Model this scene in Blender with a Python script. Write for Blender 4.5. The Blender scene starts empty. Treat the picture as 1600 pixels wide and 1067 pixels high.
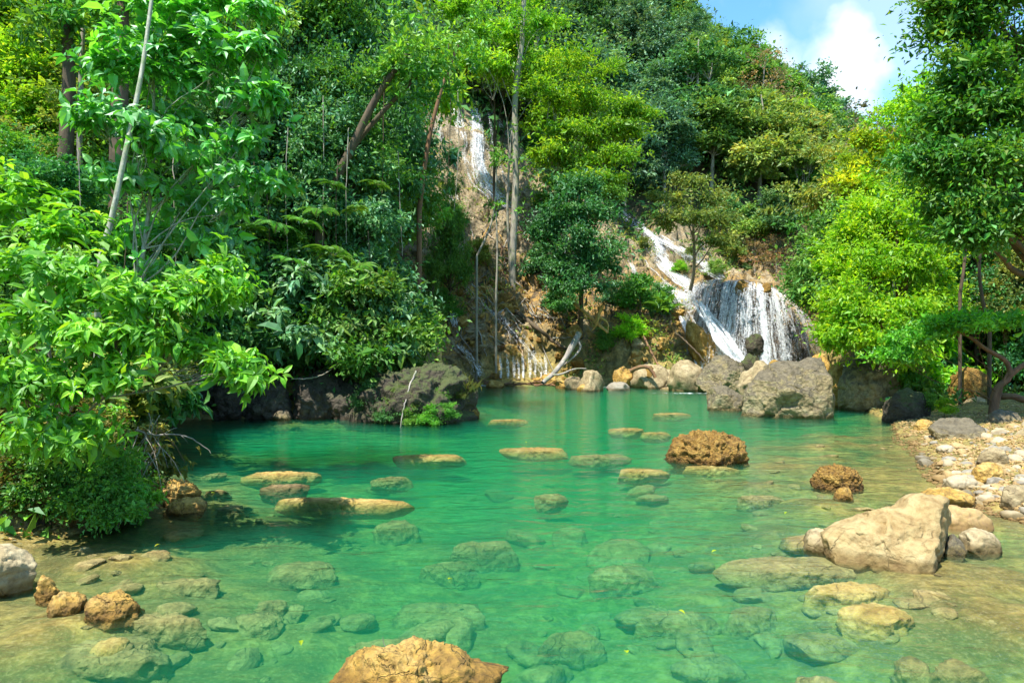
import bpy, math, random
import numpy as np
from mathutils import Vector, noise as mn
from mathutils.bvhtree import BVHTree

# ------------------------------------------------------------------ camera, sky, sun, exposure
sc = bpy.context.scene
COL = sc.collection
F = 1600 * 24.0 / 36.0            # focal length in photo pixels
CAMH = 2.4
cam_d = bpy.data.cameras.new('camera'); cam_d.lens = 24; cam_d.sensor_width = 36
cam_d.clip_start = 0.1; cam_d.clip_end = 2000
cam = bpy.data.objects.new('camera', cam_d); COL.objects.link(cam)
cam.location = (0, 0, CAMH); cam.rotation_euler = (math.radians(90), 0, 0)
sc.camera = cam

SUN_EL = math.radians(64); SUN_AZ = math.radians(-142)      # azimuth from +Y, clockwise positive
sun_dir = Vector((math.sin(SUN_AZ) * math.cos(SUN_EL), math.cos(SUN_AZ) * math.cos(SUN_EL), math.sin(SUN_EL)))
sd = bpy.data.lights.new('sun', 'SUN'); sd.energy = 4.7; sd.angle = math.radians(0.5); sd.color = (1.0, 0.95, 0.86)
sun = bpy.data.objects.new('sun', sd); COL.objects.link(sun)
sun.rotation_euler = sun_dir.to_track_quat('Z', 'Y').to_euler()

world = bpy.data.worlds.new('World'); sc.world = world; world.use_nodes = True
nt = world.node_tree; nt.nodes.clear()
def N(tree, typ, **kw):
    n = tree.nodes.new(typ)
    for k, v in kw.items():
        if k in n.inputs.keys(): n.inputs[k].default_value = v
        else: setattr(n, k, v)
    return n
def Lk(tree, a, b): tree.links.new(a, b)
out = N(nt, 'ShaderNodeOutputWorld'); bg = N(nt, 'ShaderNodeBackground'); bg.inputs['Strength'].default_value = 0.15
sky = N(nt, 'ShaderNodeTexSky'); sky.sky_type = 'NISHITA'; sky.sun_disc = False
sky.sun_elevation = SUN_EL; sky.sun_rotation = SUN_AZ; sky.air_density = 1.1; sky.dust_density = 0.4; sky.ozone_density = 2.2
tc = N(nt, 'ShaderNodeTexCoord')
def wmath(op, a, b=None):
    m = nt.nodes.new('ShaderNodeMath'); m.operation = op
    for i, v in enumerate((a, b)):
        if v is None: continue
        if isinstance(v, (int, float)): m.inputs[i].default_value = v
        else: nt.links.new(v, m.inputs[i])
    return m.outputs[0]
def blob(px, py, r0, r1):
    d = Vector(((px - 800) / F, 1, (533.5 - py) / F)).normalized()
    vm = nt.nodes.new('ShaderNodeVectorMath'); vm.operation = 'DISTANCE'; vm.inputs[1].default_value = d
    nt.links.new(warp.outputs[0], vm.inputs[0])
    mr = nt.nodes.new('ShaderNodeMapRange'); mr.interpolation_type = 'SMOOTHSTEP'
    mr.inputs[1].default_value = r0; mr.inputs[2].default_value = r1
    mr.inputs[3].default_value = 1; mr.inputs[4].default_value = 0
    nt.links.new(vm.outputs['Value'], mr.inputs[0]); return mr.outputs[0]
nw = N(nt, 'ShaderNodeTexNoise'); nw.inputs['Scale'].default_value = 9; nw.inputs['Detail'].default_value = 5
nt.links.new(tc.outputs['Generated'], nw.inputs['Vector'])
wsub = nt.nodes.new('ShaderNodeVectorMath'); wsub.operation = 'MULTIPLY_ADD'
wsub.inputs[1].default_value = (0.16, 0.16, 0.16)
nt.links.new(nw.outputs['Color'], wsub.inputs[0]); nt.links.new(tc.outputs['Generated'], wsub.inputs[2])
warp = nt.nodes.new('ShaderNodeVectorMath'); warp.operation = 'SUBTRACT'; warp.inputs[1].default_value = (0.08, 0.08, 0.08)
nt.links.new(wsub.outputs[0], warp.inputs[0])
nz = N(nt, 'ShaderNodeTexNoise'); nz.inputs['Scale'].default_value = 3.2; nz.inputs['Detail'].default_value = 8; nz.inputs['Roughness'].default_value = 0.6
nt.links.new(warp.outputs[0], nz.inputs['Vector'])
veil = nt.nodes.new('ShaderNodeMapRange'); veil.inputs[1].default_value = 0.42; veil.inputs[2].default_value = 0.72; veil.inputs[3].default_value = 0.0; veil.inputs[4].default_value = 0.35
nt.links.new(nz.outputs['Fac'], veil.inputs[0])
cl = wmath('MAXIMUM', blob(1315, 100, 0.01, 0.07), wmath('MULTIPLY', blob(1235, 70, 0.01, 0.05), 0.6))
cl = wmath('MAXIMUM', cl, wmath('MULTIPLY', blob(1305, 150, 0.01, 0.065), 1.0))
cl = wmath('MAXIMUM', cl, wmath('MULTIPLY', blob(1390, 40, 0.02, 0.12), 0.3))
cl = wmath('MAXIMUM', cl, veil.outputs[0])
mixc = nt.nodes.new('ShaderNodeMix'); mixc.data_type = 'RGBA'
nt.links.new(cl, mixc.inputs[0])
tint = nt.nodes.new('ShaderNodeMix'); tint.data_type = 'RGBA'; tint.blend_type = 'MULTIPLY'; tint.inputs[0].default_value = 1
tint.inputs[7].default_value = (0.62, 0.98, 1.08, 1)
nt.links.new(sky.outputs[0], tint.inputs[6]); nt.links.new(tint.outputs[2], mixc.inputs[6])
mixc.inputs[7].default_value = (4.4, 4.6, 4.8, 1)
nt.links.new(mixc.outputs[2], bg.inputs[0]); nt.links.new(bg.outputs[0], out.inputs[0])

sc.view_settings.view_transform = 'Standard'; sc.view_settings.look = 'None'
sc.view_settings.exposure = 1.07; sc.view_settings.gamma = 1
cy = sc.cycles
cy.max_bounces = 7; cy.diffuse_bounces = 4; cy.glossy_bounces = 2; cy.transmission_bounces = 4
cy.volume_bounces = 1; cy.transparent_max_bounces = 12
cy.caustics_reflective = False; cy.caustics_refractive = False
cy.use_denoising = True; cy.sample_clamp_indirect = 6

# ------------------------------------------------------------------ helpers
def P(px, py, d): return np.array([(px - 800) / F * d, d, CAMH - (py - 533.5) / F * d])
def G(px, py, z=0.0):
    d = (CAMH - z) * F / (py - 533.5); return P(px, py, d)
def tag(o, label=None, cat=None, group=None, kind=None):
    if label: o['label'] = label
    if cat: o['category'] = cat
    if group: o['group'] = group
    if kind: o['kind'] = kind
    return o
def mesh_np(name, verts, faces, mats=(), cols=None, smooth=False):
    """faces: array (F,3) or (F,4) or list of such arrays"""
    me = bpy.data.meshes.new(name)
    if not isinstance(faces, list): faces = [faces]
    faces = [np.asarray(f, dtype=np.int32) for f in faces if len(f)]
    verts = np.asarray(verts, dtype=np.float32)
    me.vertices.add(len(verts)); me.vertices.foreach_set('co', verts.ravel())
    loops = np.concatenate([f.ravel() for f in faces])
    counts = np.concatenate([np.full(len(f), f.shape[1], np.int32) for f in faces])
    starts = np.concatenate([[0], np.cumsum(counts)[:-1]]).astype(np.int32)
    me.loops.add(len(loops)); me.loops.foreach_set('vertex_index', loops)
    me.polygons.add(len(counts)); me.polygons.foreach_set('loop_start', starts)
    me.polygons.foreach_set('use_smooth', np.full(len(counts), smooth, dtype=bool))
    me.update(calc_edges=True)
    if cols is not None:
        at = me.color_attributes.new('Col', 'FLOAT_COLOR', 'POINT')
        c4 = np.ones((len(verts), 4), np.float32); c4[:, :3] = cols
        at.data.foreach_set('color', c4.ravel())
    for m in mats: me.materials.append(m)
    return me
def obj(name, me, parent=None, loc=None):
    o = bpy.data.objects.new(name, me); COL.objects.link(o)
    if parent is not None: o.parent = parent
    if loc is not None: o.location = loc
    return o
def empty(name, loc=(0, 0, 0)):
    o = bpy.data.objects.new(name, None); COL.objects.link(o); o.location = loc; o.empty_display_size = 0.2
    return o
def fbm(p, octv=4, H=0.9, lac=2.1): return mn.fractal(Vector(p), H, lac, octv)
def fbm_arr(pts, scale, octv=4, off=0.0):
    return np.array([mn.fractal((p[0] * scale + off, p[1] * scale - off, p[2] * scale + off * 2), 0.9, 2.1, octv) for p in pts])
def norm(v): return v / (np.linalg.norm(v, axis=-1, keepdims=True) + 1e-9)

# ------------------------------------------------------------------ materials
def newmat(name):
    m = bpy.data.materials.new(name); m.use_nodes = True; m.node_tree.nodes.clear(); return m
def ramp(t, src, stops):
    r = t.nodes.new('ShaderNodeValToRGB'); e = r.color_ramp.elements
    while len(e) < len(stops): e.new(0.5)
    for i, (p, c) in enumerate(stops): e[i].position = p; e[i].color = (*c, 1)
    t.links.new(src, r.inputs[0]); return r.outputs[0]
def tnoise(t, vec, scale, detail=6, rough=0.6, dist=0.0):
    n = t.nodes.new('ShaderNodeTexNoise'); n.inputs['Scale'].default_value = scale
    n.inputs['Detail'].default_value = detail; n.inputs['Roughness'].default_value = rough; n.inputs['Distortion'].default_value = dist
    t.links.new(vec, n.inputs['Vector']); return n.outputs['Fac']
def tmath(t, op, a, b=None, c=None):
    m = t.nodes.new('ShaderNodeMath'); m.operation = op
    for i, v in enumerate((a, b, c)):
        if v is None: continue
        if isinstance(v, (int, float)): m.inputs[i].default_value = v
        else: t.links.new(v, m.inputs[i])
    return m.outputs[0]
def tmix(t, fac, a, b, blend='MIX'):
    m = t.nodes.new('ShaderNodeMix'); m.data_type = 'RGBA'; m.blend_type = blend
    for i, v in ((0, fac), (6, a), (7, b)):
        if isinstance(v, (int, float)): m.inputs[i].default_value = v
        elif isinstance(v, tuple): m.inputs[i].default_value = (*v, 1)
        else: t.links.new(v, m.inputs[i])
    return m.outputs[2]
def tramp(t, src, a, b, lo=0.0, hi=1.0):
    r = t.nodes.new('ShaderNodeMapRange'); r.inputs[1].default_value = a; r.inputs[2].default_value = b
    r.inputs[3].default_value = lo; r.inputs[4].default_value = hi; t.links.new(src, r.inputs[0]); return r.outputs[0]

LEAF = {}
def leaf_mat(key, col, trans=0.42, gloss=0.10, var=0.3, tcol=None):
    m = newmat('leaf ' + key); t = m.node_tree
    o = t.nodes.new('ShaderNodeOutputMaterial')
    at = t.nodes.new('ShaderNodeVertexColor'); at.layer_name = 'Col'
    oi = t.nodes.new('ShaderNodeObjectInfo')
    c = tmix(t, 1.0, col, at.outputs['Color'], 'MULTIPLY')
    hs = t.nodes.new('ShaderNodeHueSaturation'); t.links.new(c, hs.inputs['Color'])
    t.links.new(tramp(t, oi.outputs['Random'], 0, 1, 1 - var * 0.6, 1 + var), hs.inputs['Value'])
    t.links.new(tramp(t, tmath(t, 'FRACT', tmath(t, 'MULTIPLY', oi.outputs['Random'], 7.31)), 0, 1, 0.485, 0.515), hs.inputs['Hue'])
    c = hs.outputs[0]
    df = t.nodes.new('ShaderNodeBsdfDiffuse'); t.links.new(c, df.inputs[0])
    tr = t.nodes.new('ShaderNodeBsdfTranslucent')
    t.links.new(tmix(t, 1.0, c, tcol or (1.7, 1.5, 0.7), 'MULTIPLY'), tr.inputs[0])
    gl = t.nodes.new('ShaderNodeBsdfGlossy'); gl.inputs['Roughness'].default_value = 0.5; gl.inputs[0].default_value = (0.6, 0.7, 0.7, 1)
    a = t.nodes.new('ShaderNodeMixShader'); a.inputs[0].default_value = trans
    t.links.new(df.outputs[0], a.inputs[1]); t.links.new(tr.outputs[0], a.inputs[2])
    fr = t.nodes.new('ShaderNodeFresnel'); fr.inputs[0].default_value = 1.4
    b = t.nodes.new('ShaderNodeMixShader'); t.links.new(tmath(t, 'ADD', tmath(t, 'MULTIPLY', tmath(t, 'MINIMUM', fr.outputs[0], 0.25), gloss * 1.2), gloss * 0.35), b.inputs[0])
    t.links.new(a.outputs[0], b.inputs[1]); t.links.new(gl.outputs[0], b.inputs[2])
    t.links.new(b.outputs[0], o.inputs[0])
    LEAF[key] = m; return m
leaf_mat('bright', (0.135, 0.42, 0.022), 0.45, 0.12, 0.0)
leaf_mat('sapling', (0.095, 0.34, 0.03), 0.45, 0.28)
leaf_mat('mid', (0.11, 0.28, 0.028), 0.38, 0.10)
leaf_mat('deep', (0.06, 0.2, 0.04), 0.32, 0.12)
leaf_mat('canopy', (0.085, 0.20, 0.016), 0.38, 0.10)
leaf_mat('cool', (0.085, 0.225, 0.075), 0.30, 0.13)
leaf_mat('yellowgreen', (0.19, 0.38, 0.02), 0.5, 0.06)
leaf_mat('lime', (0.26, 0.50, 0.016), 0.5, 0.08)
leaf_mat('olive', (0.18, 0.25, 0.05), 0.4, 0.06)
leaf_mat('yellow', (0.34, 0.42, 0.02), 0.5, 0.05)
leaf_mat('hill', (0.14, 0.28, 0.05), 0.32, 0.06)
leaf_mat('hilldark', (0.09, 0.21, 0.055), 0.28, 0.07)
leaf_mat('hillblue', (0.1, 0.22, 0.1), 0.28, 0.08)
leaf_mat('brown', (0.17, 0.15, 0.07), 0.3, 0.03)
leaf_mat('dry', (0.36, 0.28, 0.13), 0.3, 0.03)
leaf_mat('grass', (0.16, 0.17, 0.035), 0.35, 0.04)

def bark_mat(name, c1, c2, scale=6):
    m = newmat(name); t = m.node_tree; o = t.nodes.new('ShaderNodeOutputMaterial'); tc = t.nodes.new('ShaderNodeTexCoord')
    mp = t.nodes.new('ShaderNodeMapping'); mp.inputs['Scale'].default_value = (1, 1, 0.3); t.links.new(tc.outputs['Object'], mp.inputs[0])
    n = tnoise(t, mp.outputs[0], scale, 8, 0.7, 0.5)
    n2 = tnoise(t, tc.outputs['Object'], scale * 0.5, 4, 0.6)
    c = ramp(t, n, [(0.3, c2), (0.62, c1)])
    c = tmix(t, tramp(t, n2, 0.5, 0.65), c, tuple(0.5 * (a + b) * f for a, b, f in zip(c1, c2, (0.8, 1.0, 0.7))))
    p = t.nodes.new('ShaderNodeBsdfPrincipled'); t.links.new(c, p.inputs['Base Color']); p.inputs['Roughness'].default_value = 0.85
    b = t.nodes.new('ShaderNodeBump'); b.inputs['Strength'].default_value = 0.6; b.inputs['Distance'].default_value = 0.03
    t.links.new(n, b.inputs['Height']); t.links.new(b.outputs[0], p.inputs['Normal']); t.links.new(p.outputs[0], o.inputs[0])
    return m
BARK_PALE = bark_mat('pale bark', (0.42, 0.38, 0.30), (0.16, 0.13, 0.10))
BARK_MOTT = bark_mat('mottled bark', (0.50, 0.50, 0.40), (0.10, 0.13, 0.07), 14)
BARK_DARK = bark_mat('dark bark', (0.13, 0.09, 0.05), (0.03, 0.022, 0.012))
BARK_RED = bark_mat('reddish bark', (0.26, 0.13, 0.06), (0.08, 0.045, 0.025))
BARK_GOLD = bark_mat('golden dead wood', (0.62, 0.36, 0.10), (0.30, 0.15, 0.04))
BARK_GREY = bark_mat('grey dead wood', (0.40, 0.36, 0.31), (0.15, 0.13, 0.11))

def rock_mat(name, c_light, c_mid, c_dark, scale=2.0, bump=0.5, bdist=0.06, pits=0.5, moss=0.0, wetz=True, topc=None, rough=0.85):
    m = newmat(name); t = m.node_tree; o = t.nodes.new('ShaderNodeOutputMaterial')
    geo = t.nodes.new('ShaderNodeNewGeometry'); pos = geo.outputs['Position']
    n1 = tnoise(t, pos, scale, 9, 0.65, 0.6); n2 = tnoise(t, pos, scale * 4.3, 8, 0.7); n3 = tnoise(t, pos, scale * 0.45, 4, 0.5, 1.0)
    c = ramp(t, n1, [(0.30, c_dark), (0.47, c_mid), (0.66, c_light)])
    c = tmix(t, tramp(t, n3, 0.45, 0.62), c, tmix(t, 0.5, c, c_mid))
    c = tmix(t, tramp(t, n2, 0.28, 0.55, 0.85, 0.0), c, c_dark)
    wv = t.nodes.new('ShaderNodeVectorMath'); wv.operation = 'MULTIPLY_ADD'; wn = t.nodes.new('ShaderNodeTexNoise'); wn.inputs['Scale'].default_value = scale * 1.5; wn.inputs['Detail'].default_value = 4
    t.links.new(pos, wn.inputs['Vector']); t.links.new(wn.outputs['Color'], wv.inputs[0]); wv.inputs[1].default_value = (0.5 / scale * 1.6,) * 3; t.links.new(pos, wv.inputs[2])
    ve = t.nodes.new('ShaderNodeTexVoronoi'); ve.feature = 'DISTANCE_TO_EDGE'; ve.inputs['Scale'].default_value = scale * 0.9; t.links.new(wv.outputs[0], ve.inputs['Vector'])
    crk = tmath(t, 'MULTIPLY', tramp(t, ve.outputs['Distance'], 0.0, 0.022, 1, 0), tramp(t, n3, 0.48, 0.6))
    c = tmix(t, tmath(t, 'MULTIPLY', crk, 0.35), c, tuple(v_ * 0.5 for v_ in c_dark))
    sx = t.nodes.new('ShaderNodeSeparateXYZ'); t.links.new(pos, sx.inputs[0])
    sn = t.nodes.new('ShaderNodeSeparateXYZ'); t.links.new(geo.outputs['Normal'], sn.inputs[0])
    if topc is not None:
        k = tmath(t, 'ADD', tmath(t, 'MULTIPLY', tmath(t, 'SUBTRACT', n1, 0.5), 1.6), sn.outputs[2])
        c = tmix(t, tramp(t, k, 0.25, 0.55), c, tmix(t, tramp(t, n2, 0.35, 0.6), tuple(v * 0.45 for v in topc), topc))
    if moss > 0:
        k = tmath(t, 'ADD', tmath(t, 'MULTIPLY', tmath(t, 'SUBTRACT', n1, 0.5), 3.0), sn.outputs[2])
        c = tmix(t, tramp(t, k, 0.35, 0.7, 0, moss), c, tmix(t, n2, (0.02, 0.04, 0.008), (0.09, 0.11, 0.02)))
    rg = rough
    if wetz:
        w = tramp(t, tmath(t, 'ADD', sx.outputs[2], tmath(t, 'MULTIPLY', n1, -0.16)), -0.03, 0.03, 1, 0)
        c = tmix(t, tmath(t, 'MULTIPLY', w, 0.8), c, tmix(t, 1.0, c, (0.42, 0.36, 0.20), 'MULTIPLY'))
    p = t.nodes.new('ShaderNodeBsdfPrincipled'); t.links.new(c, p.inputs['Base Color']); p.inputs['Roughness'].default_value = rg
    vor = t.nodes.new('ShaderNodeTexVoronoi'); vor.inputs['Scale'].default_value = scale * 6; t.links.new(pos, vor.inputs['Vector'])
    h = tmath(t, 'ADD', n1, tmath(t, 'MULTIPLY', n2, 0.45)); h = tmath(t, 'ADD', h, tmath(t, 'MULTIPLY', vor.outputs[0], pits * 0.35)); h = tmath(t, 'SUBTRACT', h, tmath(t, 'MULTIPLY', crk, 0.25))
    b = t.nodes.new('ShaderNodeBump'); b.inputs['Strength'].default_value = bump; b.inputs['Distance'].default_value = bdist
    t.links.new(h, b.inputs['Height']); t.links.new(b.outputs[0], p.inputs['Normal']); t.links.new(p.outputs[0], o.inputs[0])
    return m
R_WHITE = rock_mat('pale limestone', (0.44, 0.36, 0.21), (0.31, 0.24, 0.12), (0.10, 0.065, 0.03), 2.2, 0.8, 0.05)
R_OCHRE = rock_mat('ochre travertine', (0.60, 0.42, 0.15), (0.44, 0.26, 0.045), (0.09, 0.045, 0.012), 3.0, 1.0, 0.08, 0.9)
R_RUST = rock_mat('rusty porous travertine', (0.44, 0.28, 0.06), (0.27, 0.145, 0.02), (0.05, 0.025, 0.006), 5.0, 1.0, 0.08, 1.2)
R_GREY = rock_mat('grey boulder stone', (0.40, 0.35, 0.20), (0.29, 0.23, 0.11), (0.08, 0.058, 0.03), 1.6, 1.0, 0.12, 0.7, topc=(0.17, 0.14, 0.085))
R_MOSS = rock_mat('mossy dark stone', (0.12, 0.10, 0.06), (0.06, 0.048, 0.026), (0.015, 0.012, 0.008), 1.8, 1.0, 0.12, 0.8, moss=0.85)
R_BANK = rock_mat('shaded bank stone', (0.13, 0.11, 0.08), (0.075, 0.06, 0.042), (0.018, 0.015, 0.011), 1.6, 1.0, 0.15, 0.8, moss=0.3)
R_SUB = rock_mat('submerged stone', (0.46, 0.37, 0.14), (0.30, 0.23, 0.08), (0.10, 0.075, 0.025), 3.4, 1.0, 0.08, wetz=False)
R_AWASH = rock_mat('yellow awash stone', (0.58, 0.42, 0.15), (0.42, 0.28, 0.07), (0.16, 0.09, 0.02), 3.0, 0.9, 0.06, wetz=False)
R_PEB = [rock_mat('pebble cream', (0.48, 0.41, 0.28), (0.37, 0.30, 0.18), (0.32, 0.25, 0.16), 5, 0.4, 0.02),
         rock_mat('pebble grey', (0.34, 0.31, 0.24), (0.25, 0.22, 0.16), (0.2, 0.17, 0.13), 5, 0.4, 0.02),
         rock_mat('pebble tan', (0.48, 0.35, 0.17), (0.36, 0.24, 0.09), (0.25, 0.15, 0.07), 5, 0.4, 0.02)]

# ------------------------------------------------------------------ terrain
SHORE = np.array([(-9, -9), (-7, 2), (-5.2, 5.6), (-5.6, 8.1), (-5.1, 10.0), (-6.0, 11.8), (-8.6, 16), (-10.9, 20.6), (-8.2, 21.6), (-4.9, 21.6),
                  (-1.4, 23.8), (-2.4, 30), (-2.0, 37), (2.1, 38), (6.5, 36.8), (9.5, 37.0), (11.5, 42), (12.5, 47.5), (20, 48.5), (22.5, 44), (17.5, 36),
                  (13.0, 28), (12.4, 24), (11.4, 20.5), (9.8, 17.2), (8.9, 14.6), (7.6, 11.9), (6.9, 9.8), (7.6, 7.8), (9.0, 5), (9.5, -9)])
def sdist(x, y):
    x = np.asarray(x, float); y = np.asarray(y, float)
    d2 = np.full(x.shape, 1e9); inside = np.zeros(x.shape, bool)
    n = len(SHORE)
    for i in range(n):
        a = SHORE[i]; b = SHORE[(i + 1) % n]; ab = b - a
        t = np.clip(((x - a[0]) * ab[0] + (y - a[1]) * ab[1]) / (ab @ ab), 0, 1)
        d2 = np.minimum(d2, (x - a[0] - t * ab[0]) ** 2 + (y - a[1] - t * ab[1]) ** 2)
        c = (a[1] > y) != (b[1] > y)
        with np.errstate(divide='ignore', invalid='ignore'):
            xi = (b[0] - a[0]) * (y - a[1]) / (b[1] - a[1]) + a[0]
        inside ^= c & (x < xi)
    d = np.sqrt(d2); return np.where(inside, d, -d)
def sstep(a, b, v): t = np.clip((v - a) / (b - a), 0, 1); return t * t * (3 - 2 * t)
def gauss(x, y, cx, cy, rx, ry): return np.exp(-((x - cx) / rx) ** 2 - ((y - cy) / ry) ** 2)
def H0(x, y):
    x = np.asarray(x, float); y = np.asarray(y, float)
    s = sdist(x, y)
    # river bed
    dep = 0.05 + 0.62 * (1 - np.exp(-np.maximum(s, 0) / 3.0))
    sh = gauss(x, y, 5.6, 6.4, 2.9, 2.9) * 0.95 + gauss(x, y, -4.8, 7.0, 1.9, 3.3) * 0.82 + gauss(x, y, 5.8, 12.5, 3.4, 5.0) * 0.86 + gauss(x, y, 9, 17, 3, 4) * 0.5
    dep = dep * (1 - np.clip(sh, 0, 0.9))
    # hills
    M = 6 + (y - 48) * 0.75 + (20 - x) * 0.6
    M = np.minimum(M, 6 + 66 * 0.75 + (20 - x) * 0.6 - 0.0 * y)
    M = M - 5.0 * gauss(x, y, 17, 50, 7, 5) - 3.0 * gauss(x, y, 19, 44, 9, 6)
    M2 = (-x - 6) * 0.55 + 0.3
    M3 = (x - 13) * 0.35 + 0.5
    t = np.maximum(-s, 0)
    base = 0.5 + 0.05 * t
    cap = np.maximum(np.maximum(M, M2), np.maximum(M3, base))
    left = sstep(2, -2, x) * sstep(30, 24, y)
    right = sstep(4, 8, x) * sstep(33, 26, y)
    k = 1.05 * (1 - right) + 0.14 * right
    k = k * (1 - left) + 1.0 * left
    capr = cap * (1 - right) + right * np.maximum(0.35 + 0.06 * t + np.maximum(t - 5, 0) * 0.4, 0)
    tl = np.where(left * (y < 15) > 0.3, 0.12 * np.minimum(t, 0.8) + np.maximum(t - 0.8, 0), t)
    up = np.minimum(0.04 + k * tl, capr)
    return np.where(s > 0, -dep, up), s
def H(x, y):
    h, s = H0(np.array([x]), np.array([y])); return float(h[0])

def axis(segs):
    out = []
    for a, b, st in segs: out += list(np.arange(a, b, st))
    return np.array(out + [segs[-1][1]])
gx = axis([(-160, -40, 8), (-40, -16, 1.5), (-16, -7, 0.5), (-7, 23, 0.15), (23, 40, 0.8), (40, 90, 3), (90, 200, 10)])
gy = axis([(-60, -6, 4), (-6, 3, 1.0), (3, 12, 0.15), (12, 35, 0.3), (35, 58, 0.15), (58, 80, 0.8), (80, 130, 3), (130, 260, 10)])
XX, YY = np.meshgrid(gx, gy); sh_ = XX.shape
x = XX.ravel(); y = YY.ravel(); z, s = H0(x, y)
cliffm = sstep(-9, -5, x) * sstep(25, 21, x) * sstep(36, 37.5, y) * sstep(64, 58, y) * (s < 0.6)
rightbank = sstep(5, 8, x) * sstep(26, 22, y)
cols = np.zeros((len(x), 3)); dxyz = np.zeros((len(x), 3))
for i in range(len(x)):
    xi, yi, zi = x[i], y[i], z[i]
    if s[i] < 0:
        far = min(1.0, -s[i] / 3)
        a = mn.fractal((xi * 0.16, yi * 0.16, 3.1), 0.9, 2.1, 5)
        dz = a * (0.3 + min(3.0, 0.09 * max(0, yi - 20))) * far * (1 - 0.7 * rightbank[i])
        dz += mn.fractal((xi * 1.3, yi * 1.3, 0.7), 0.9, 2.1, 4) * 0.10
        z[i] += dz
        if z[i] < 0.03 and -s[i] > 0.25: z[i] = 0.03
    else:
        z[i] += mn.fractal((xi * 0.9, yi * 0.9, 7.7), 0.8, 2.1, 4) * 0.11 * min(1, s[i] / 1.0)
        z[i] = min(z[i], -0.02)
    c = cliffm[i]
    if c > 0.01 and s[i] < 0:
        zz = z[i] + 0.5 * mn.fractal((xi * 0.3, yi * 0.3, 1.0), 0.9, 2, 3)
        st = 1.35; q = zz / st; fr = q - math.floor(q)
        stepped = (math.floor(q) + (fr ** 3)) * st
        z[i] += c * (stepped - zz) * 0.85
        p = (xi * 0.55, yi * 0.55, z[i] * 0.55)
        r = mn.ridged_multi_fractal(p, 0.9, 2.2, 5, 1.0, 2.0)
        v = mn.turbulence_vector((xi * 1.1, yi * 1.1, z[i] * 1.1), 4, False)
        rr = (r - 1.2) * 0.42; vd = mn.voronoi((xi * 0.8, yi * 0.8, z[i] * 1.2))[0]; rr += (min(0.3, vd[1] - vd[0]) - 0.2) * 1.1
        dxyz[i] = (v[0] * 0.30 * c, (-rr * 0.75 + v[1] * 0.30) * c, (rr * 0.5 + v[2] * 0.22) * c)
        if -s[i] < 1: dxyz[i] *= max(0.2, -s[i])
cols[:, 0] = np.clip(cliffm * 1.0, 0, 1)
cols[:, 1] = np.clip(1 - sstep(-1.0, -2.8, s) * (1 - rightbank * sstep(-14, -7, s)), 0, 1)        # sandy bed and shore
cols[:, 2] = sstep(45, 100, y)
GV = np.stack([x, y, z], 1) + dxyz
ny, nx = sh_
idx = np.arange(nx * ny).reshape(ny, nx)
GF = np.stack([idx[:-1, :-1].ravel(), idx[:-1, 1:].ravel(), idx[1:, 1:].ravel(), idx[1:, :-1].ravel()], 1)

m = newmat('ground'); t = m.node_tree; o = t.nodes.new('ShaderNodeOutputMaterial')
geo = t.nodes.new('ShaderNodeNewGeometry'); pos = geo.outputs['Position']
at = t.nodes.new('ShaderNodeVertexColor'); at.layer_name = 'Col'; sp = t.nodes.new('ShaderNodeSeparateColor'); t.links.new(at.outputs[0], sp.inputs[0])
n1 = tnoise(t, pos, 1.1, 9, 0.68, 0.8); n2 = tnoise(t, pos, 7, 8, 0.7); n3 = tnoise(t, pos, 0.35, 5, 0.6, 1.0); n4 = tnoise(t, pos, 28, 4, 0.6)
litter = tmix(t, tramp(t, n2, 0.35, 0.65), (0.035, 0.024, 0.013), (0.14, 0.085, 0.035))
litter = tmix(t, tramp(t, n1, 0.5, 0.6), litter, (0.03, 0.055, 0.012))
litter = tmix(t, sp.outputs[2], litter, (0.02, 0.045, 0.012))
rock = ramp(t, n1, [(0.34, (0.03, 0.022, 0.014)), (0.42, (0.16, 0.11, 0.05)), (0.47, (0.50, 0.29, 0.06)), (0.53, (0.22, 0.16, 0.08)), (0.61, (0.46, 0.36, 0.20)), (0.74, (0.56, 0.46, 0.29))])
rock = tmix(t, tramp(t, n2, 0.34, 0.56, 0.85, 0), rock, (0.045, 0.03, 0.015))
sz_ = t.nodes.new('ShaderNodeSeparateXYZ'); t.links.new(pos, sz_.inputs[0]); rock = tmix(t, tramp(t, tmath(t, 'ADD', sz_.outputs[2], tmath(t, 'MULTIPLY', n1, 5.0)), 8.5, 12.5, 0, 0.75), rock, tmix(t, tramp(t, n2, 0.35, 0.6), (0.07, 0.055, 0.03), (0.34, 0.28, 0.18)))
rock = tmix(t, tramp(t, n3, 0.54, 0.66), rock, tmix(t, n2, (0.10, 0.08, 0.045), (0.30, 0.24, 0.13)))
sand = tmix(t, tramp(t, n2, 0.35, 0.62), (0.16, 0.11, 0.02), (0.44, 0.33, 0.085))
sand = tmix(t, tramp(t, n1, 0.40, 0.58, 0.85, 0), sand, (0.10, 0.085, 0.02)); n5 = tnoise(t, pos, 2.6, 6, 0.7, 1.5); sand = tmix(t, tramp(t, n5, 0.50, 0.60, 0, 0.6), sand, (0.13, 0.13, 0.03))
sand = tmix(t, tramp(t, n4, 0.52, 0.68, 0, 0.5), sand, (0.40, 0.32, 0.15))
c = tmix(t, sp.outputs[0], litter, rock); c = tmix(t, sp.outputs[1], c, sand)
c = tmix(t, tmath(t, 'MULTIPLY', sp.outputs[0], tmath(t, 'SUBTRACT', 1.0, tramp(t, n3, 0.3, 0.4))), c, rock)
p = t.nodes.new('ShaderNodeBsdfPrincipled'); t.links.new(c, p.inputs['Base Color']); p.inputs['Roughness'].default_value = 0.9
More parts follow.
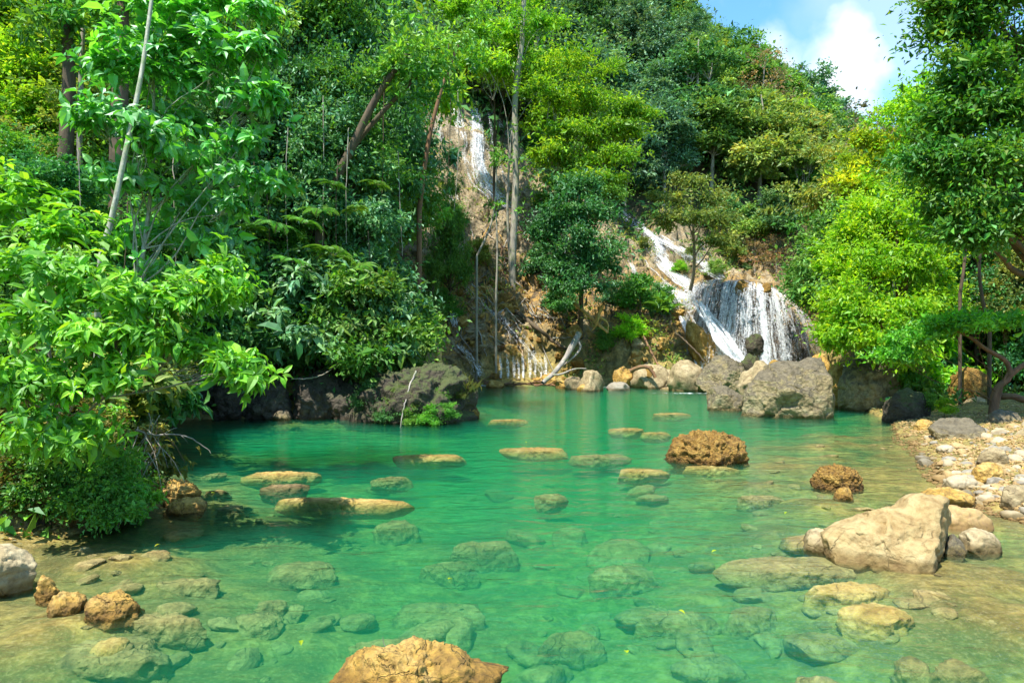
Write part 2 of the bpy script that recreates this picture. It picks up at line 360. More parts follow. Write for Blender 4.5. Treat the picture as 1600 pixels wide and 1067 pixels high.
b = t.nodes.new('ShaderNodeBump'); b.inputs['Strength'].default_value = 0.9; b.inputs['Distance'].default_value = 0.12
t.links.new(tmath(t, 'ADD', n1, tmath(t, 'MULTIPLY', n2, 0.5)), b.inputs['Height']); t.links.new(b.outputs[0], p.inputs['Normal']); t.links.new(p.outputs[0], o.inputs[0])
ground = obj('ground', mesh_np('ground', GV, GF, [m], cols, True)); tag(ground, kind='structure')
BV = BVHTree.FromPolygons([tuple(v) for v in GV.tolist()], [tuple(f) for f in GF.tolist()])
def hit(px, py, lift=0.0):
    d = Vector(((px - 800) / F, 1, (533.5 - py) / F)).normalized()
    r = BV.ray_cast(Vector((0, 0, CAMH)), d, 400)
    if r[0] is None: return None, None
    return np.array(r[0] + r[1] * lift), np.array(r[1])
def gz(x, y):
    r = BV.ray_cast(Vector((x, y, 300)), Vector((0, 0, -1)), 600)
    return r[0].z if r[0] is not None else H(x, y)

# ------------------------------------------------------------------ water
m = newmat('water'); t = m.node_tree; o = t.nodes.new('ShaderNodeOutputMaterial')
geo = t.nodes.new('ShaderNodeNewGeometry'); mp = t.nodes.new('ShaderNodeMapping'); mp.inputs['Scale'].default_value = (0.8, 1.6, 1); t.links.new(geo.outputs['Position'], mp.inputs[0])
w1 = tnoise(t, mp.outputs[0], 1.6, 5, 0.55, 0.6); w2 = tnoise(t, mp.outputs[0], 7.0, 4, 0.5, 0.3)
b = t.nodes.new('ShaderNodeBump'); b.inputs['Strength'].default_value = 0.55; b.inputs['Distance'].default_value = 0.10
t.links.new(tmath(t, 'ADD', w1, tmath(t, 'MULTIPLY', w2, 0.22)), b.inputs['Height'])
gl = t.nodes.new('ShaderNodeBsdfGlossy'); gl.inputs['Roughness'].default_value = 0.06; t.links.new(b.outputs[0], gl.inputs['Normal'])
tr = t.nodes.new('ShaderNodeBsdfTransparent')
fr = t.nodes.new('ShaderNodeFresnel'); fr.inputs[0].default_value = 1.33; t.links.new(b.outputs[0], fr.inputs['Normal'])
ms = t.nodes.new('ShaderNodeMixShader'); t.links.new(tmath(t, 'MULTIPLY', fr.outputs[0], 0.95), ms.inputs[0])
t.links.new(tr.outputs[0], ms.inputs[1]); t.links.new(gl.outputs[0], ms.inputs[2]); t.links.new(ms.outputs[0], o.inputs[0])
va = t.nodes.new('ShaderNodeVolumeAbsorption'); va.inputs[0].default_value = (0.0, 0.83, 0.50, 1); va.inputs[1].default_value = 1.0
vs = t.nodes.new('ShaderNodeVolumeScatter'); vs.inputs[0].default_value = (0.04, 0.76, 0.52, 1); vs.inputs[1].default_value = 0.27
ad = t.nodes.new('ShaderNodeAddShader'); t.links.new(va.outputs[0], ad.inputs[0]); t.links.new(vs.outputs[0], ad.inputs[1]); t.links.new(ad.outputs[0], o.inputs['Volume'])
X0, X1, Y0, Y1, ZB = -13, 25, -8.5, 52, -5
V = [(X0, Y0, 0), (X1, Y0, 0), (X1, Y1, 0), (X0, Y1, 0), (X0, Y0, ZB), (X1, Y0, ZB), (X1, Y1, ZB), (X0, Y1, ZB)]
Fc = [(0, 1, 2, 3), (7, 6, 5, 4), (0, 4, 5, 1), (1, 5, 6, 2), (2, 6, 7, 3), (3, 7, 4, 0)]
water = obj('water', mesh_np('water', V, np.array(Fc), [m])); tag(water, kind='structure')

# ------------------------------------------------------------------ tubes
def tubes(paths, sides=7):
    """paths: list of (pts (n,3), radii (n)) -> verts, faces"""
    VV, FF = [], []; off = 0
    for pts, rad in paths:
        pts = np.asarray(pts, float); n = len(pts); rad = np.broadcast_to(np.asarray(rad, float), (n,))
        tg = norm(np.gradient(pts, axis=0)); ref = np.array([0.13, 0.97, 0.2]) if abs(tg[0][1]) < 0.9 else np.array([1.0, 0, 0])
        u = norm(np.cross(tg, ref)); v = norm(np.cross(tg, u))
        a = np.arange(sides) / sides * 2 * math.pi
        ring = pts[:, None, :] + rad[:, None, None] * (np.cos(a)[None, :, None] * u[:, None, :] + np.sin(a)[None, :, None] * v[:, None, :])
        VV.append(ring.reshape(-1, 3))
        id_ = np.arange(n * sides).reshape(n, sides) + off
        f = np.stack([id_[:-1], np.roll(id_, -1, 1)[:-1], np.roll(id_, -1, 1)[1:], id_[1:]], -1).reshape(-1, 4)
        FF.append(f); off += n * sides
    return np.concatenate(VV), np.concatenate(FF)
def curve_pts(a, b, n, bend, rng, sag=0.0):
    a = np.asarray(a, float); b = np.asarray(b, float); t = np.linspace(0, 1, n)[:, None]
    L = np.linalg.norm(b - a); p = a + (b - a) * t
    ph = rng.normal(0, 1, (2, 3)) * bend * L
    p += np.sin(t * math.pi) * ph[0] + np.sin(t * 2 * math.pi) * ph[1] * 0.5
    p[:, 2] += (sag * L * np.sin(t[:, 0] * math.pi)); return p
def smooth_path(pts, n, rng=None, jit=0.0):
    pts = np.asarray(pts, float); k = len(pts); t = np.linspace(0, k - 1, n); i = np.clip(t.astype(int), 0, k - 2); f = (t - i)[:, None]
    p0 = pts[np.clip(i - 1, 0, k - 1)]; p1 = pts[i]; p2 = pts[i + 1]; p3 = pts[np.clip(i + 2, 0, k - 1)]
    r = 0.5 * ((2 * p1) + (-p0 + p2) * f + (2 * p0 - 5 * p1 + 4 * p2 - p3) * f ** 2 + (-p0 + 3 * p1 - 3 * p2 + p3) * f ** 3)
    if rng is not None: r[1:-1] += rng.normal(0, jit, r[1:-1].shape)
    return r

# ------------------------------------------------------------------ leaves
T_QUAD = (np.array([(0, 0, 0), (0.45, 0.5, 0.10), (1, 0, -0.12), (0.45, -0.5, 0.10)]), [np.array([(0, 2, 1), (0, 3, 2)])])
T_LEAF = (np.array([(0, 0, 0), (0.3, 0.46, 0.10), (0.66, 0.38, 0.05), (1, 0, -0.22), (0.68, -0.36, 0.05), (0.3, -0.46, 0.10), (0.3, 0, 0.02), (0.68, 0, -0.05)]),
          [np.array([(0, 6, 1), (0, 5, 6), (7, 3, 2), (7, 4, 3)]), np.array([(6, 7, 2, 1), (6, 5, 4, 7)])])
def leaf_geo(pos, ax, nr, L, W, cols, tpl):
    T, FT = tpl; k = len(T); n = len(pos)
    ax = norm(ax); nr = norm(nr - ax * np.sum(ax * nr, 1, keepdims=True)); sd_ = np.cross(nr, ax)
    v = pos[:, None, :] + T[None, :, 0:1] * ax[:, None, :] * L[:, None, None] + T[None, :, 1:2] * sd_[:, None, :] * W[:, None, None] + T[None, :, 2:3] * nr[:, None, :] * L[:, None, None]
    off = (np.arange(n) * k)[:, None, None]
    fs = [(f[None] + off).reshape(-1, f.shape[1]) for f in FT]
    return v.reshape(-1, 3), fs, np.repeat(cols, k, 0)
def leaf_cols(n, rng, clump, hue=0.25, br=0.35):
    """multiplicative tint for each leaf; clump: per-leaf value -1..1"""
    b = np.exp(rng.normal(0, br * 0.6, n) + clump * br)
    r = b * np.exp(rng.normal(0, hue * 0.5, n) + clump * hue)
    c = np.stack([r, b, b * np.exp(rng.normal(0, 0.2, n))], 1)
    return np.clip(c, 0.2, 2.6)
def scatter(centers, radii, nper, L, asp, rng, mode='clump', droop=0.25, tpl=T_QUAD, hue=0.25, br=0.35, core=None, ros=0):
    """centers (K,3), radii (K,3). leaves on the upper shells of flattened clumps; ros>0: leaves grow in rosettes of that many"""
    K = len(centers)
    if ros:
        nr_ = max(1, nper // ros); ci = np.repeat(np.arange(K), nr_)
    else: ci = np.repeat(np.arange(K), nper)
    n = len(ci); d = norm(rng.normal(0, 1, (n, 3))); d[:, 2] = np.where((d[:, 2] < 0) & (rng.random(n) < 0.6), -d[:, 2], d[:, 2])
    r = np.minimum(np.abs(rng.normal(0, 0.68, n)) + 0.12, 1.7)
    pos = centers[ci] + d * radii[ci] * r[:, None]
    cv = rng.normal(0, 0.5, K)[ci]
    out_ = d.copy()
    if core is not None: out_ = norm(out_ * 0.6 + norm(pos - core) * 0.6)
    if ros:
        base = pos; n2 = n * ros
        a = np.tile(np.arange(ros) / ros * 2 * math.pi, n) + rng.normal(0, 0.35, n2)
        tw = norm(out_ + np.array([0, 0, 0.5]))[:, :]                       # twig direction
        u = norm(np.cross(tw, rng.normal(0, 1, (n, 3)))); v = np.cross(tw, u)
        tw = np.repeat(tw, ros, 0); u = np.repeat(u, ros, 0); v = np.repeat(v, ros, 0)
        rad = u * np.cos(a)[:, None] + v * np.sin(a)[:, None]
        ax = norm(rad * 0.9 + tw * rng.uniform(-0.1, 0.9, n2)[:, None] + np.array([0, 0, -droop]))
        pos = np.repeat(base, ros, 0) - tw * rng.uniform(0, 0.35, n2)[:, None] * L * 1.2 + ax * 0.02
        nrm = norm(tw + rng.normal(0, 0.45, (n2, 3)) + np.array([0, 0, 0.4])); cv = np.repeat(cv, ros); n = n2
        cv = cv + np.repeat(rng.normal(0, 0.5, n // ros), ros)
    else:
        ax = norm(out_ * 0.7 + rng.normal(0, 0.7, (n, 3)) + np.array([0, 0, -droop]))
        nrm = norm(out_ * 0.4 + np.array([0, 0, 0.6]) + rng.normal(0, 0.62, (n, 3)))
    Ls = L * np.exp(rng.normal(-0.03, 0.32, n)); 
    return leaf_geo(pos, ax, nrm, Ls, Ls * asp, leaf_cols(n, rng, cv, hue, br), tpl)

def crown_mesh(name, centers, radii, nper, L, asp, rng, mat, extra=None, **kw):
    v, f, c = scatter(np.asarray(centers, float), np.asarray(radii, float), nper, L, asp, rng, **kw)
    return mesh_np(name, v, f, [mat], c)

# generic tree prototypes built at the origin ------------------------------------------------
def make_clumps(blobs, per, cr, rng, flat=0.45):
    C, R = [], []
    for (cx, cy_, cz, rx, ry, rz) in blobs:
        for k in range(per):
            d = norm(rng.normal(0, 1, 3)); 
            if d[2] < -0.3: d[2] *= -1
            q = min(1.25, abs(rng.normal(0.72, 0.3)))
            C.append((cx + d[0] * rx * q, cy_ + d[1] * ry * q, cz + d[2] * rz * q))
            s_ = cr * math.exp(rng.normal(-0.05, 0.38)); R.append((s_, s_, s_ * min(1.0, flat * rng.uniform(0.8, 1.9))))
    return np.array(C), np.array(R)
def branch_paths(base, blobs, trunk_top, r0, rng, clumps=None, maxc=40, wob=0.05, limb=0.55):
    tp = curve_pts(base, trunk_top, 12, wob * 0.5, rng)
    tt = np.linspace(0, 1, 12); paths = [(tp, r0 * (1 - 0.75 * tt) * (1 + 0.5 * np.exp(-tt * 14)))]
    for (cx, cy_, cz, rx, ry, rz) in blobs:
        k = rng.integers(4, 11); st = tp[k]
        if cz < st[2]: k = 4; st = tp[4]
        e = np.array([cx, cy_, cz]); rr = r0 * (1 - 0.75 * tt[k]) * limb
        paths.append((curve_pts(st, e, 8, 0.06, rng, 0.05), np.linspace(rr, rr * 0.35, 8)))
        if clumps is not None:
            dd = np.linalg.norm(clumps - e, axis=1); near = np.argsort(dd)[:6]
            for j in near[:maxc]:
                paths.append((curve_pts(st * 0.3 + e * 0.7, clumps[j], 6, 0.08, rng, 0.04), np.linspace(rr * 0.4, rr * 0.08, 6)))
    return paths
def proto(name, seed, h, cb, cr, nb, per, clr, nper, L, leafkey, bark, r0, flat=0.45, asp=0.5, squash=0.8, lean=0.0, br=0.35, hue=0.25, droop=0.25, shape='round', tpl=T_QUAD, ros=0):
    """returns (trunk mesh, crown mesh). h height, cb height where the crown starts, cr crown radius"""
    rng = np.random.default_rng(seed); blobs = []
    top = np.array([lean * h, rng.normal(0, 0.03) * h, h * 0.9])
    ch = (h - cb) / 2
    for i in range(nb):
        a = i * 2.4 + rng.normal(0, 0.4); q = math.sqrt((i + 0.5) / nb)
        rr = cr * q * 0.68
        if shape == 'round': zc = cb + ch + (ch * 0.72) * math.cos(q * math.pi * 0.95) * rng.uniform(0.75, 1.1)
        elif shape == 'umbrella': zc = h - ch * 0.45 - q * ch * 0.7 + rng.normal(0, 0.06) * h
        else: zc = cb + (h - cb) * rng.uniform(0.1, 0.88); rr = cr * 0.6 * (1.15 - (zc - cb) / (h - cb)) * rng.uniform(0.5, 1.2)
        f = zc / h
        br_ = cr * rng.uniform(0.34, 0.5)
        blobs.append((top[0] * f + rr * math.cos(a), top[1] * f + rr * math.sin(a), zc, br_, br_, br_ * squash))
    C, R = make_clumps(blobs, per, clr, rng, flat)
    vt, ft = tubes(branch_paths((0, 0, -0.5), blobs, top, r0, rng, C), 7)
    tm = mesh_np('trunk', vt, ft, [bark], None, True)
    cm = crown_mesh('crown', C, R, nper, L, asp, rng, LEAF[leafkey], hue=hue, br=br, droop=droop, core=np.array([top[0] * 0.7, 0, cb + ch]), tpl=tpl, ros=ros)
    return (name, h, tm, cm)
def place(pr, label, cat, x, y, height, rz=None, leaf=None, bark=None, group=None, sx=1.0, zoff=0.0, name=None, rng=random, base_z=None):
    nm, h0, tm, cm = pr
    s_ = height / h0; zb = (gz(x, y) if base_z is None else base_z) + zoff
    e = empty(name or nm, (x, y, zb)); e.rotation_euler = (0, 0, rng.uniform(0, 6.28) if rz is None else rz); e.scale = (s_ * sx, s_ * sx, s_)
    tag(e, label, cat, group)
    if tm is not None:
        to = obj('trunk', tm, e)
        if bark: to.material_slots[0].link = 'OBJECT'; to.material_slots[0].material = bark
    co = obj('crown', cm, e)
    if leaf: co.material_slots[0].link = 'OBJECT'; co.material_slots[0].material = LEAF[leaf]
    return e
def place_px(pr, label, cat, px, pytop, d, **kw):
    x_ = (px - 800) / F * d; zt = CAMH - (pytop - 533.5) / F * d; zb = kw.get('base_z'); zb = gz(x_, d) if zb is None else zb
    return place(pr, label, cat, x_, d, max(zt - zb, 1.0), **kw)
def custom_tree(name, label, cat, base, top, blobs_px, per, clr, nper, L, leafkey, bark, r0, seed, flat=0.45, asp=0.45, tpl=T_QUAD, ros=0, droop=0.25, group=None, dz=1.0, extra=None, br=0.35, hue=0.25, limb=0.55, clumpbr=True):
    """a tree whose crown masses are given as (px, py, rx_px, ry_px, distance)"""
    rng = np.random.default_rng(seed); base = np.asarray(base, float); top = np.asarray(top, float)
    blobs = []
    for (px, py, rx, ry, d) in blobs_px:
        c = P(px, py, d) - base; blobs.append((c[0], c[1], c[2], rx / F * d, rx / F * d * dz, ry / F * d))
    C, R = make_clumps(blobs, per, clr, rng, flat)
    e = empty(name, base); tag(e, label, cat, group)
    paths = branch_paths((0, 0, -0.3), blobs, top - base, r0, rng, C if clumpbr else None, limb=limb)
    if extra: paths += [(np.asarray(p_) - base, r_) for p_, r_ in extra]
    vt, ft = tubes(paths, 8)
    obj('trunk', mesh_np('trunk', vt, ft, [bark], None, True), e)
    obj('crown', crown_mesh('crown', C, R, nper, L, asp, rng, LEAF[leafkey], tpl=tpl, ros=ros, droop=droop, br=br, hue=hue, core=(top - base) * 0.8), e)
    return e

# ------------------------------------------------------------------ rocks
import bmesh
_ico = {}
def ico(n):
    if n not in _ico:
        bm = bmesh.new(); bmesh.ops.create_icosphere(bm, subdivisions=n, radius=1.0)
        v = np.array([tuple(a.co) for a in bm.verts]); f = np.array([[a.index for a in fc.verts] for fc in bm.faces]); bm.free(); _ico[n] = (norm(v), f)
    return _ico[n]
def rock_geo(blobs, seed, sub=5, cuts=10, rough=0.10, rs=1.2, cut_depth=(0.66, 0.93), fine=0.03, ridged=0.0, crack=0.35):
    """star-shaped union of ellipsoids (cx,cy,cz,rx,ry,rz) about the first one's centre, cut by planes and roughened"""
    dirs, fc = ico(sub); rng = np.random.default_rng(seed); b0 = np.array(blobs[0][:3], float); r = np.zeros(len(dirs))
    for (cx, cy_, cz, rx, ry, rz) in blobs:
        q = np.array([rx, ry, rz]); oc = (b0 - np.array([cx, cy_, cz])) / q; dd = dirs / q
        A = np.sum(dd * dd, 1); B = dd @ oc; Cc = oc @ oc - 1; disc = B * B - A * Cc
        ex = np.where(disc > 0, (-B + np.sqrt(np.maximum(disc, 0))) / A, 0); r = np.maximum(r, ex)
    v = dirs * r[:, None]; size = np.mean(r)
    for k in range(cuts):
        n = norm(rng.normal(0, 1, 3) * np.array([1, 1, 0.7])); ext = np.max(v @ n); off = ext * rng.uniform(*cut_depth)
        over = v @ n - off; m_ = over > 0; v[m_] -= np.outer(over[m_] * 0.96, n)
    k1 = rs / size
    for i in range(len(v)):
        p_ = v[i]; q_ = (p_[0] * k1 + seed * 3.7, p_[1] * k1, p_[2] * k1 - seed)
        a = mn.fractal(q_, 0.75, 2.1, 6) * rough * size + mn.fractal((q_[0] * 4, q_[1] * 4, q_[2] * 4), 0.8, 2.1, 4) * fine * size
        if crack:
            qq = Vector((q_[0] * 1.5 + a, q_[1] * 1.5, q_[2] * 1.5)); vd, vp = mn.voronoi(qq)[:2]; rv = mn.cell_vector(vp[0] * 9.17)
            a += ((qq - vp[0]).dot(rv - Vector((0.5, 0.5, 0.5))) * 0.42 - 0.05 * (vd[1] - vd[0] < 0.06)) * crack * size
        if ridged: a += (mn.ridged_multi_fractal((q_[0] * 1.5, q_[1] * 1.5, q_[2] * 1.5), 0.8, 2.2, 5, 1.0, 2.0) - 1.2) * ridged * size
        v[i] = p_ + dirs[i] * a
    return v + b0, fc
def rock_px(name, label, px0, px1, pyt, pyb, mat, seed, group=None, deep=0.8, sink=0.25, extra=(), zb=0.0, cat='rock', d=None, **kw):
    """rock whose outline in the photo spans px0..px1, pyt..pyb with its foot at height zb"""
    if d is None: d = (CAMH - zb) * F / (pyb - 533.5)
    w = (px1 - px0) / F * d / 2; dc = d + w * deep * 0.7
    c = P((px0 + px1) / 2, pyb, d); zt = CAMH - (pyt - 533.5) / F * dc
    h = zt - zb; w = (px1 - px0) / F * dc / 2
    loc = np.array([((px0 + px1) / 2 - 800) / F * dc, dc, zb])
    bl = [(0, 0, h * 0.30 - sink * 0.3, w, w * deep, h * 0.72 + sink * 0.3)] + [(a * w, b_ * w * deep, c_ * h, e_ * w, f_ * w * deep, g_ * h) for (a, b_, c_, e_, f_, g_) in extra]
    v, f = rock_geo(bl, seed, **kw)
    o_ = obj(name, mesh_np(name, v, f, [mat], None, True), None, loc); tag(o_, label, cat, group)
    return o_
#PART2
# ------------------------------------------------------------------ waterfall rock and falling water
m = newmat('falling water'); t = m.node_tree; o = t.nodes.new('ShaderNodeOutputMaterial')
at = t.nodes.new('ShaderNodeVertexColor'); at.layer_name = 'Col'; sp = t.nodes.new('ShaderNodeSeparateColor'); t.links.new(at.outputs[0], sp.inputs[0])
cb = t.nodes.new('ShaderNodeCombineXYZ'); t.links.new(tmath(t, 'MULTIPLY', sp.outputs[0], 11.0), cb.inputs[0]); t.links.new(tmath(t, 'MULTIPLY', sp.outputs[1], 0.8), cb.inputs[1])
n1 = tnoise(t, cb.outputs[0], 1.0, 6, 0.7, 0.4)
geo = t.nodes.new('ShaderNodeNewGeometry'); n2 = tnoise(t, geo.outputs['Position'], 9, 6, 0.8)
al = tmath(t, 'ADD', tmath(t, 'MULTIPLY', tmath(t, 'SUBTRACT', n1, 0.5), 3.4), tmath(t, 'MULTIPLY', tmath(t, 'SUBTRACT', n2, 0.5), 3.6))
al = tmath(t, 'ADD', al, sp.outputs[2]); al = tramp(t, al, 0.1, 0.95)
df = t.nodes.new('ShaderNodeBsdfDiffuse'); df.inputs[0].default_value = (0.95, 0.97, 0.98, 1)
tl = t.nodes.new('ShaderNodeBsdfTranslucent'); tl.inputs[0].default_value = (0.95, 0.97, 0.98, 1)
mx = t.nodes.new('ShaderNodeMixShader'); mx.inputs[0].default_value = 0.45; t.links.new(df.outputs[0], mx.inputs[1]); t.links.new(tl.outputs[0], mx.inputs[2])
tr = t.nodes.new('ShaderNodeBsdfTransparent'); ms = t.nodes.new('ShaderNodeMixShader'); t.links.new(al, ms.inputs[0])
t.links.new(tr.outputs[0], ms.inputs[1]); t.links.new(mx.outputs[0], ms.inputs[2]); t.links.new(ms.outputs[0], o.inputs[0])
FALL = m
def strips(paths, ncr=6):
    """paths: (pts, side vector array, widths, density array) -> mesh data; Col = (across m, along m, density)"""
    VV, FF, CC = [], [], []; off = 0
    for pts, side, w, dens in paths:
        n = len(pts); u = np.linspace(-0.5, 0.5, ncr); arch = (0.25 - u * u) * 0.5
        w = np.broadcast_to(w, (n,)); dens = np.broadcast_to(dens, (n,))
        nrm = norm(np.cross(np.gradient(pts, axis=0), side)); nrm = np.where(nrm[:, 1:2] > 0, -nrm, nrm)
        v = pts[:, None] + u[None, :, None] * side[:, None] * w[:, None, None] + nrm[:, None] * (arch[None, :, None] * w[:, None, None] * 0.5)
        Ls = np.concatenate([[0], np.cumsum(np.linalg.norm(np.diff(pts, axis=0), axis=1))])
        c = np.zeros((n, ncr, 3)); c[..., 0] = u[None] * w[:, None] + off * 0.731; c[..., 1] = Ls[:, None] + off * 1.3
        edge = 1 - np.abs(u * 2) ** 3; c[..., 2] = dens[:, None] - 0.9 * (1 - edge)[None]
        end = np.minimum(1, np.minimum(np.arange(n), np.arange(n)[::-1] + 1) / 2.0); c[..., 2] -= 0.5 * (1 - end)[:, None]
        VV.append(v.reshape(-1, 3)); CC.append(c.reshape(-1, 3)); id_ = np.arange(n * ncr).reshape(n, ncr) + off
        FF.append(np.stack([id_[:-1, :-1], id_[:-1, 1:], id_[1:, 1:], id_[1:, :-1]], -1).reshape(-1, 4)); off += n * ncr
    return np.concatenate(VV), np.concatenate(FF), np.concatenate(CC)
# the domed rock under the big fall
lipx = [(1096, 446, 50.5), (1112, 440, 49.3), (1140, 440, 48.0), (1170, 444, 47.2), (1200, 452, 47.0), (1225, 468, 47.6), (1246, 492, 49.0), (1260, 520, 51.0), (1268, 545, 53.0)]
lip = smooth_path([P(*q) for q in lipx], 90)
outw = norm(np.cross(np.gradient(lip, axis=0) * np.array([1, 1, 0]), np.array([0, 0, 1.0]))); outw = np.where(outw[:, 1:2] > 0, -outw, outw)
def fall_path(i, n=40, off=0.0):
    """profile: from behind the lip, over it, then down to the pool"""
    t_ = np.linspace(0, 1, n); L_ = lip[i]; o_ = outw[i]; out = []
    for q in t_:
        if q < 0.28: a = q / 0.28; p_ = L_ - o_ * (2.2 * (1 - a)) + np.array([0, 0, 0.35 * (1 - a) ** 1.0 + 0.0])
        else:
            a = (q - 0.28) / 0.72; drop = (L_[2] + 0.4) * a ** 1.15; p_ = L_ + o_ * (0.25 + 1.5 * a ** 0.8 - 0.25 * math.exp(-a * 14)) - np.array([0, 0, drop])
        out.append(p_ + o_ * off + np.array([0, 0, off * 0.5]))
    return np.array(out)
GR = np.array([fall_path(i) for i in range(90)]); sh2 = GR.shape; GRf = GR.reshape(-1, 3)
for i in range(len(GRf)):
    p_ = GRf[i]; r = mn.ridged_multi_fractal((p_[0] * 0.7, p_[1] * 0.7, p_[2] * 0.45), 0.9, 2.2, 5, 1.0, 2.0) - 1.3
    q = (i % 40) / 40.0; k = 0.8 if q > 0.3 else 0.3
    GRf[i] = p_ - outw[i // 40] * (0.35 - r * k * 0.5 + 0.5 * mn.noise((p_[0] * 0.5, 3, p_[2] * 0.3)) * k) - np.array([0, 0, 0.10])
id_ = np.arange(90 * 40).reshape(90, 40)
frock = obj('waterfall_rock', mesh_np('waterfall_rock', GRf, np.stack([id_[:-1, :-1], id_[1:, :-1], id_[1:, 1:], id_[:-1, 1:]], -1).reshape(-1, 4), [rock_mat('wet fall rock', (0.20, 0.15, 0.09), (0.075, 0.055, 0.035), (0.015, 0.012, 0.01), 1.2, 1.0, 0.2, 0.8)], None, True))
tag(frock, 'dark wet domed rock ledge that the widest waterfall pours over', 'rock ledge')
rng = np.random.default_rng(5); paths = []
for k in range(16):
    i = int(4 + k * 5.2); pp = fall_path(i, 36, rng.uniform(0.1, 0.3))[9:]; side = np.repeat([np.cross(outw[i], [0, 0, 1])], len(pp), 0)
    paths.append((pp, side, np.linspace(0.9, rng.uniform(1.3, 2.0), len(pp)), np.linspace(0.5, rng.uniform(-0.05, 0.3), len(pp))))
for k in range(70):
    i = int(np.clip(rng.normal(rng.choice([12, 26, 44, 50, 66, 80]), 5), 2, 88)); pp = fall_path(i, 36, rng.uniform(0.02, 0.3))[rng.integers(5, 14):]
    pp = pp[:rng.integers(12, 36)]; pp += np.cumsum(rng.normal(0, 0.03, pp.shape) * np.array([1, 0.6, 0.1]), 0); side = np.repeat([np.cross(outw[i], [0, 0, 1])], len(pp), 0)
    paths.append((pp, side, np.linspace(0.12, rng.uniform(0.25, 0.8), len(pp)), rng.uniform(0.0, 0.8) * np.ones(len(pp))))
for i, w_, dd in [(22, 0.3, 0.8), (27, 0.25, 0.8), (31, 0.3, 0.7), (40, 0.4, 0.9), (45, 0.45, 0.9), (49, 0.3, 0.8), (60, 0.25, 0.6), (72, 0.25, 0.8), (76, 0.3, 0.8), (82, 0.35, 0.8), (15, 0.35, 0.8)]:
    pp = fall_path(i, 36, 0.16)[7:]; side = np.repeat([np.cross(outw[i], [0, 0, 1])], len(pp), 0)
    pp += np.cumsum(rng.normal(0, 0.03, pp.shape) * np.array([1, 0.6, 0.1]), 0); paths.append((pp, side, np.linspace(w_ * 0.6, w_ * 1.8, len(pp)), np.linspace(dd, dd * 0.3, len(pp))))
v, f, c = strips(paths, 7)
tag(obj('waterfall', mesh_np('waterfall', v, f, [FALL], c, True)), 'widest white waterfall fanning over the domed rock behind the boulders', 'waterfall')
for i, (px, py, d_, sz, lab) in enumerate([(1223, 498, 46.7, 0.7, 'brown rock bulging through the right half of the widest waterfall'), (1160, 452, 47.0, 0.5, 'brown rock splitting the water at the waterfall lip'), (1196, 453, 46.6, 0.42, 'small rock at the middle of the waterfall lip'), (1240, 520, 49.0, 0.6, 'dark rock low at the right edge of the widest waterfall'), (1180, 540, 45.6, 0.6, 'wet rock near the foot of the widest waterfall')]):
    v, fc = rock_geo([(0, 0, 0, sz, sz * 0.8, sz * 1.3), (sz * 0.3, 0, -sz * 0.6, sz * 0.9, sz * 0.7, sz)], 180 + i, 4, 10, 0.14, 1.8, (0.6, 0.92), 0.04); tag(obj('rock', mesh_np('rock', v, fc, [R_RUST if i < 3 else R_MOSS], None, True), None, P(px, py, d_)), lab, 'rock')
# white chute at its left
def draped(pxpts, w, dens, lift=0.10, n=None, jit=0.0, rg=None):
    L_ = sum(math.dist(a, b) for a, b in zip(pxpts[:-1], pxpts[1:])); n = n or max(6, int(L_ / 5)); q = smooth_path([(a, b, 0) for a, b in pxpts], n)
    out_, nn = [], []
    for a in q:
        h_, n_ = hit(a[0] + (rg.normal(0, jit) if rg is not None else 0), a[1], 0)
        if h_ is None: continue
        out_.append(h_)
    out_ = np.array(out_)
    if len(out_) < 4: return None
    for _ in range(2): out_[1:-1] = (out_[:-2] + 2 * out_[1:-1] + out_[2:]) / 4
    out_ += norm(np.array([0, 0, CAMH]) - out_) * lift * 2 + np.array([0, 0, lift])
    side = np.repeat([[1.0, 0.25, 0]], len(out_), 0); tg = norm(np.gradient(out_, axis=0)); side = norm(side - tg * np.sum(side * tg, 1, keepdims=True))
    return (out_, side, np.broadcast_to(w, (len(out_),)) if np.ndim(w) == 0 else np.interp(np.linspace(0, 1, len(out_)), np.linspace(0, 1, len(w)), w), np.full(len(out_), dens))
chute = []
rg = np.random.default_rng(8)
A = [P(1092, 470, 48.0), P(1103, 490, 47.2), P(1118, 515, 46.6), P(1135, 540, 46.0), P(1160, 568, 45.4), P(1172, 582, 45.0)]
for k in range(12):
    pp = smooth_path(np.array(A) + rg.normal(0, 0.22, 3) * np.array([1, 0.3, 0.2]) + rg.normal(0, 0.10, (6, 3)), 26); side = np.repeat([norm(np.array([0.9, 0.2, 0.25]))], 26, 0)
    chute.append((pp, side, np.linspace(0.15, rg.uniform(0.3, 0.6), 26), np.full(26, rg.uniform(0.5, 1.0))))
v, f, c = strips(chute, 7)
tag(obj('waterfall', mesh_np('waterfall', v, f, [FALL], c, True)), 'slanting white chute of water at the left edge of the widest waterfall', 'waterfall')
v, fc = rock_geo([(0, 0, 0, 2.0, 1.6, 3.6), (1.2, 0.2, -1.2, 1.6, 1.4, 2.6)], 31, 5, 5, 0.16, 2.2, ridged=0.08)
o_ = obj('rock_ledge', mesh_np('rock_ledge', v, fc, [R_OCHRE], None, True), None, P(1108, 562, 48.6)); o_.rotation_euler = (0, math.radians(-28), 0); o_.scale = (0.55, 0.8, 0.95)
tag(o_, 'orange brown travertine buttress between the white chute and the lattice cascade', 'rock ledge')
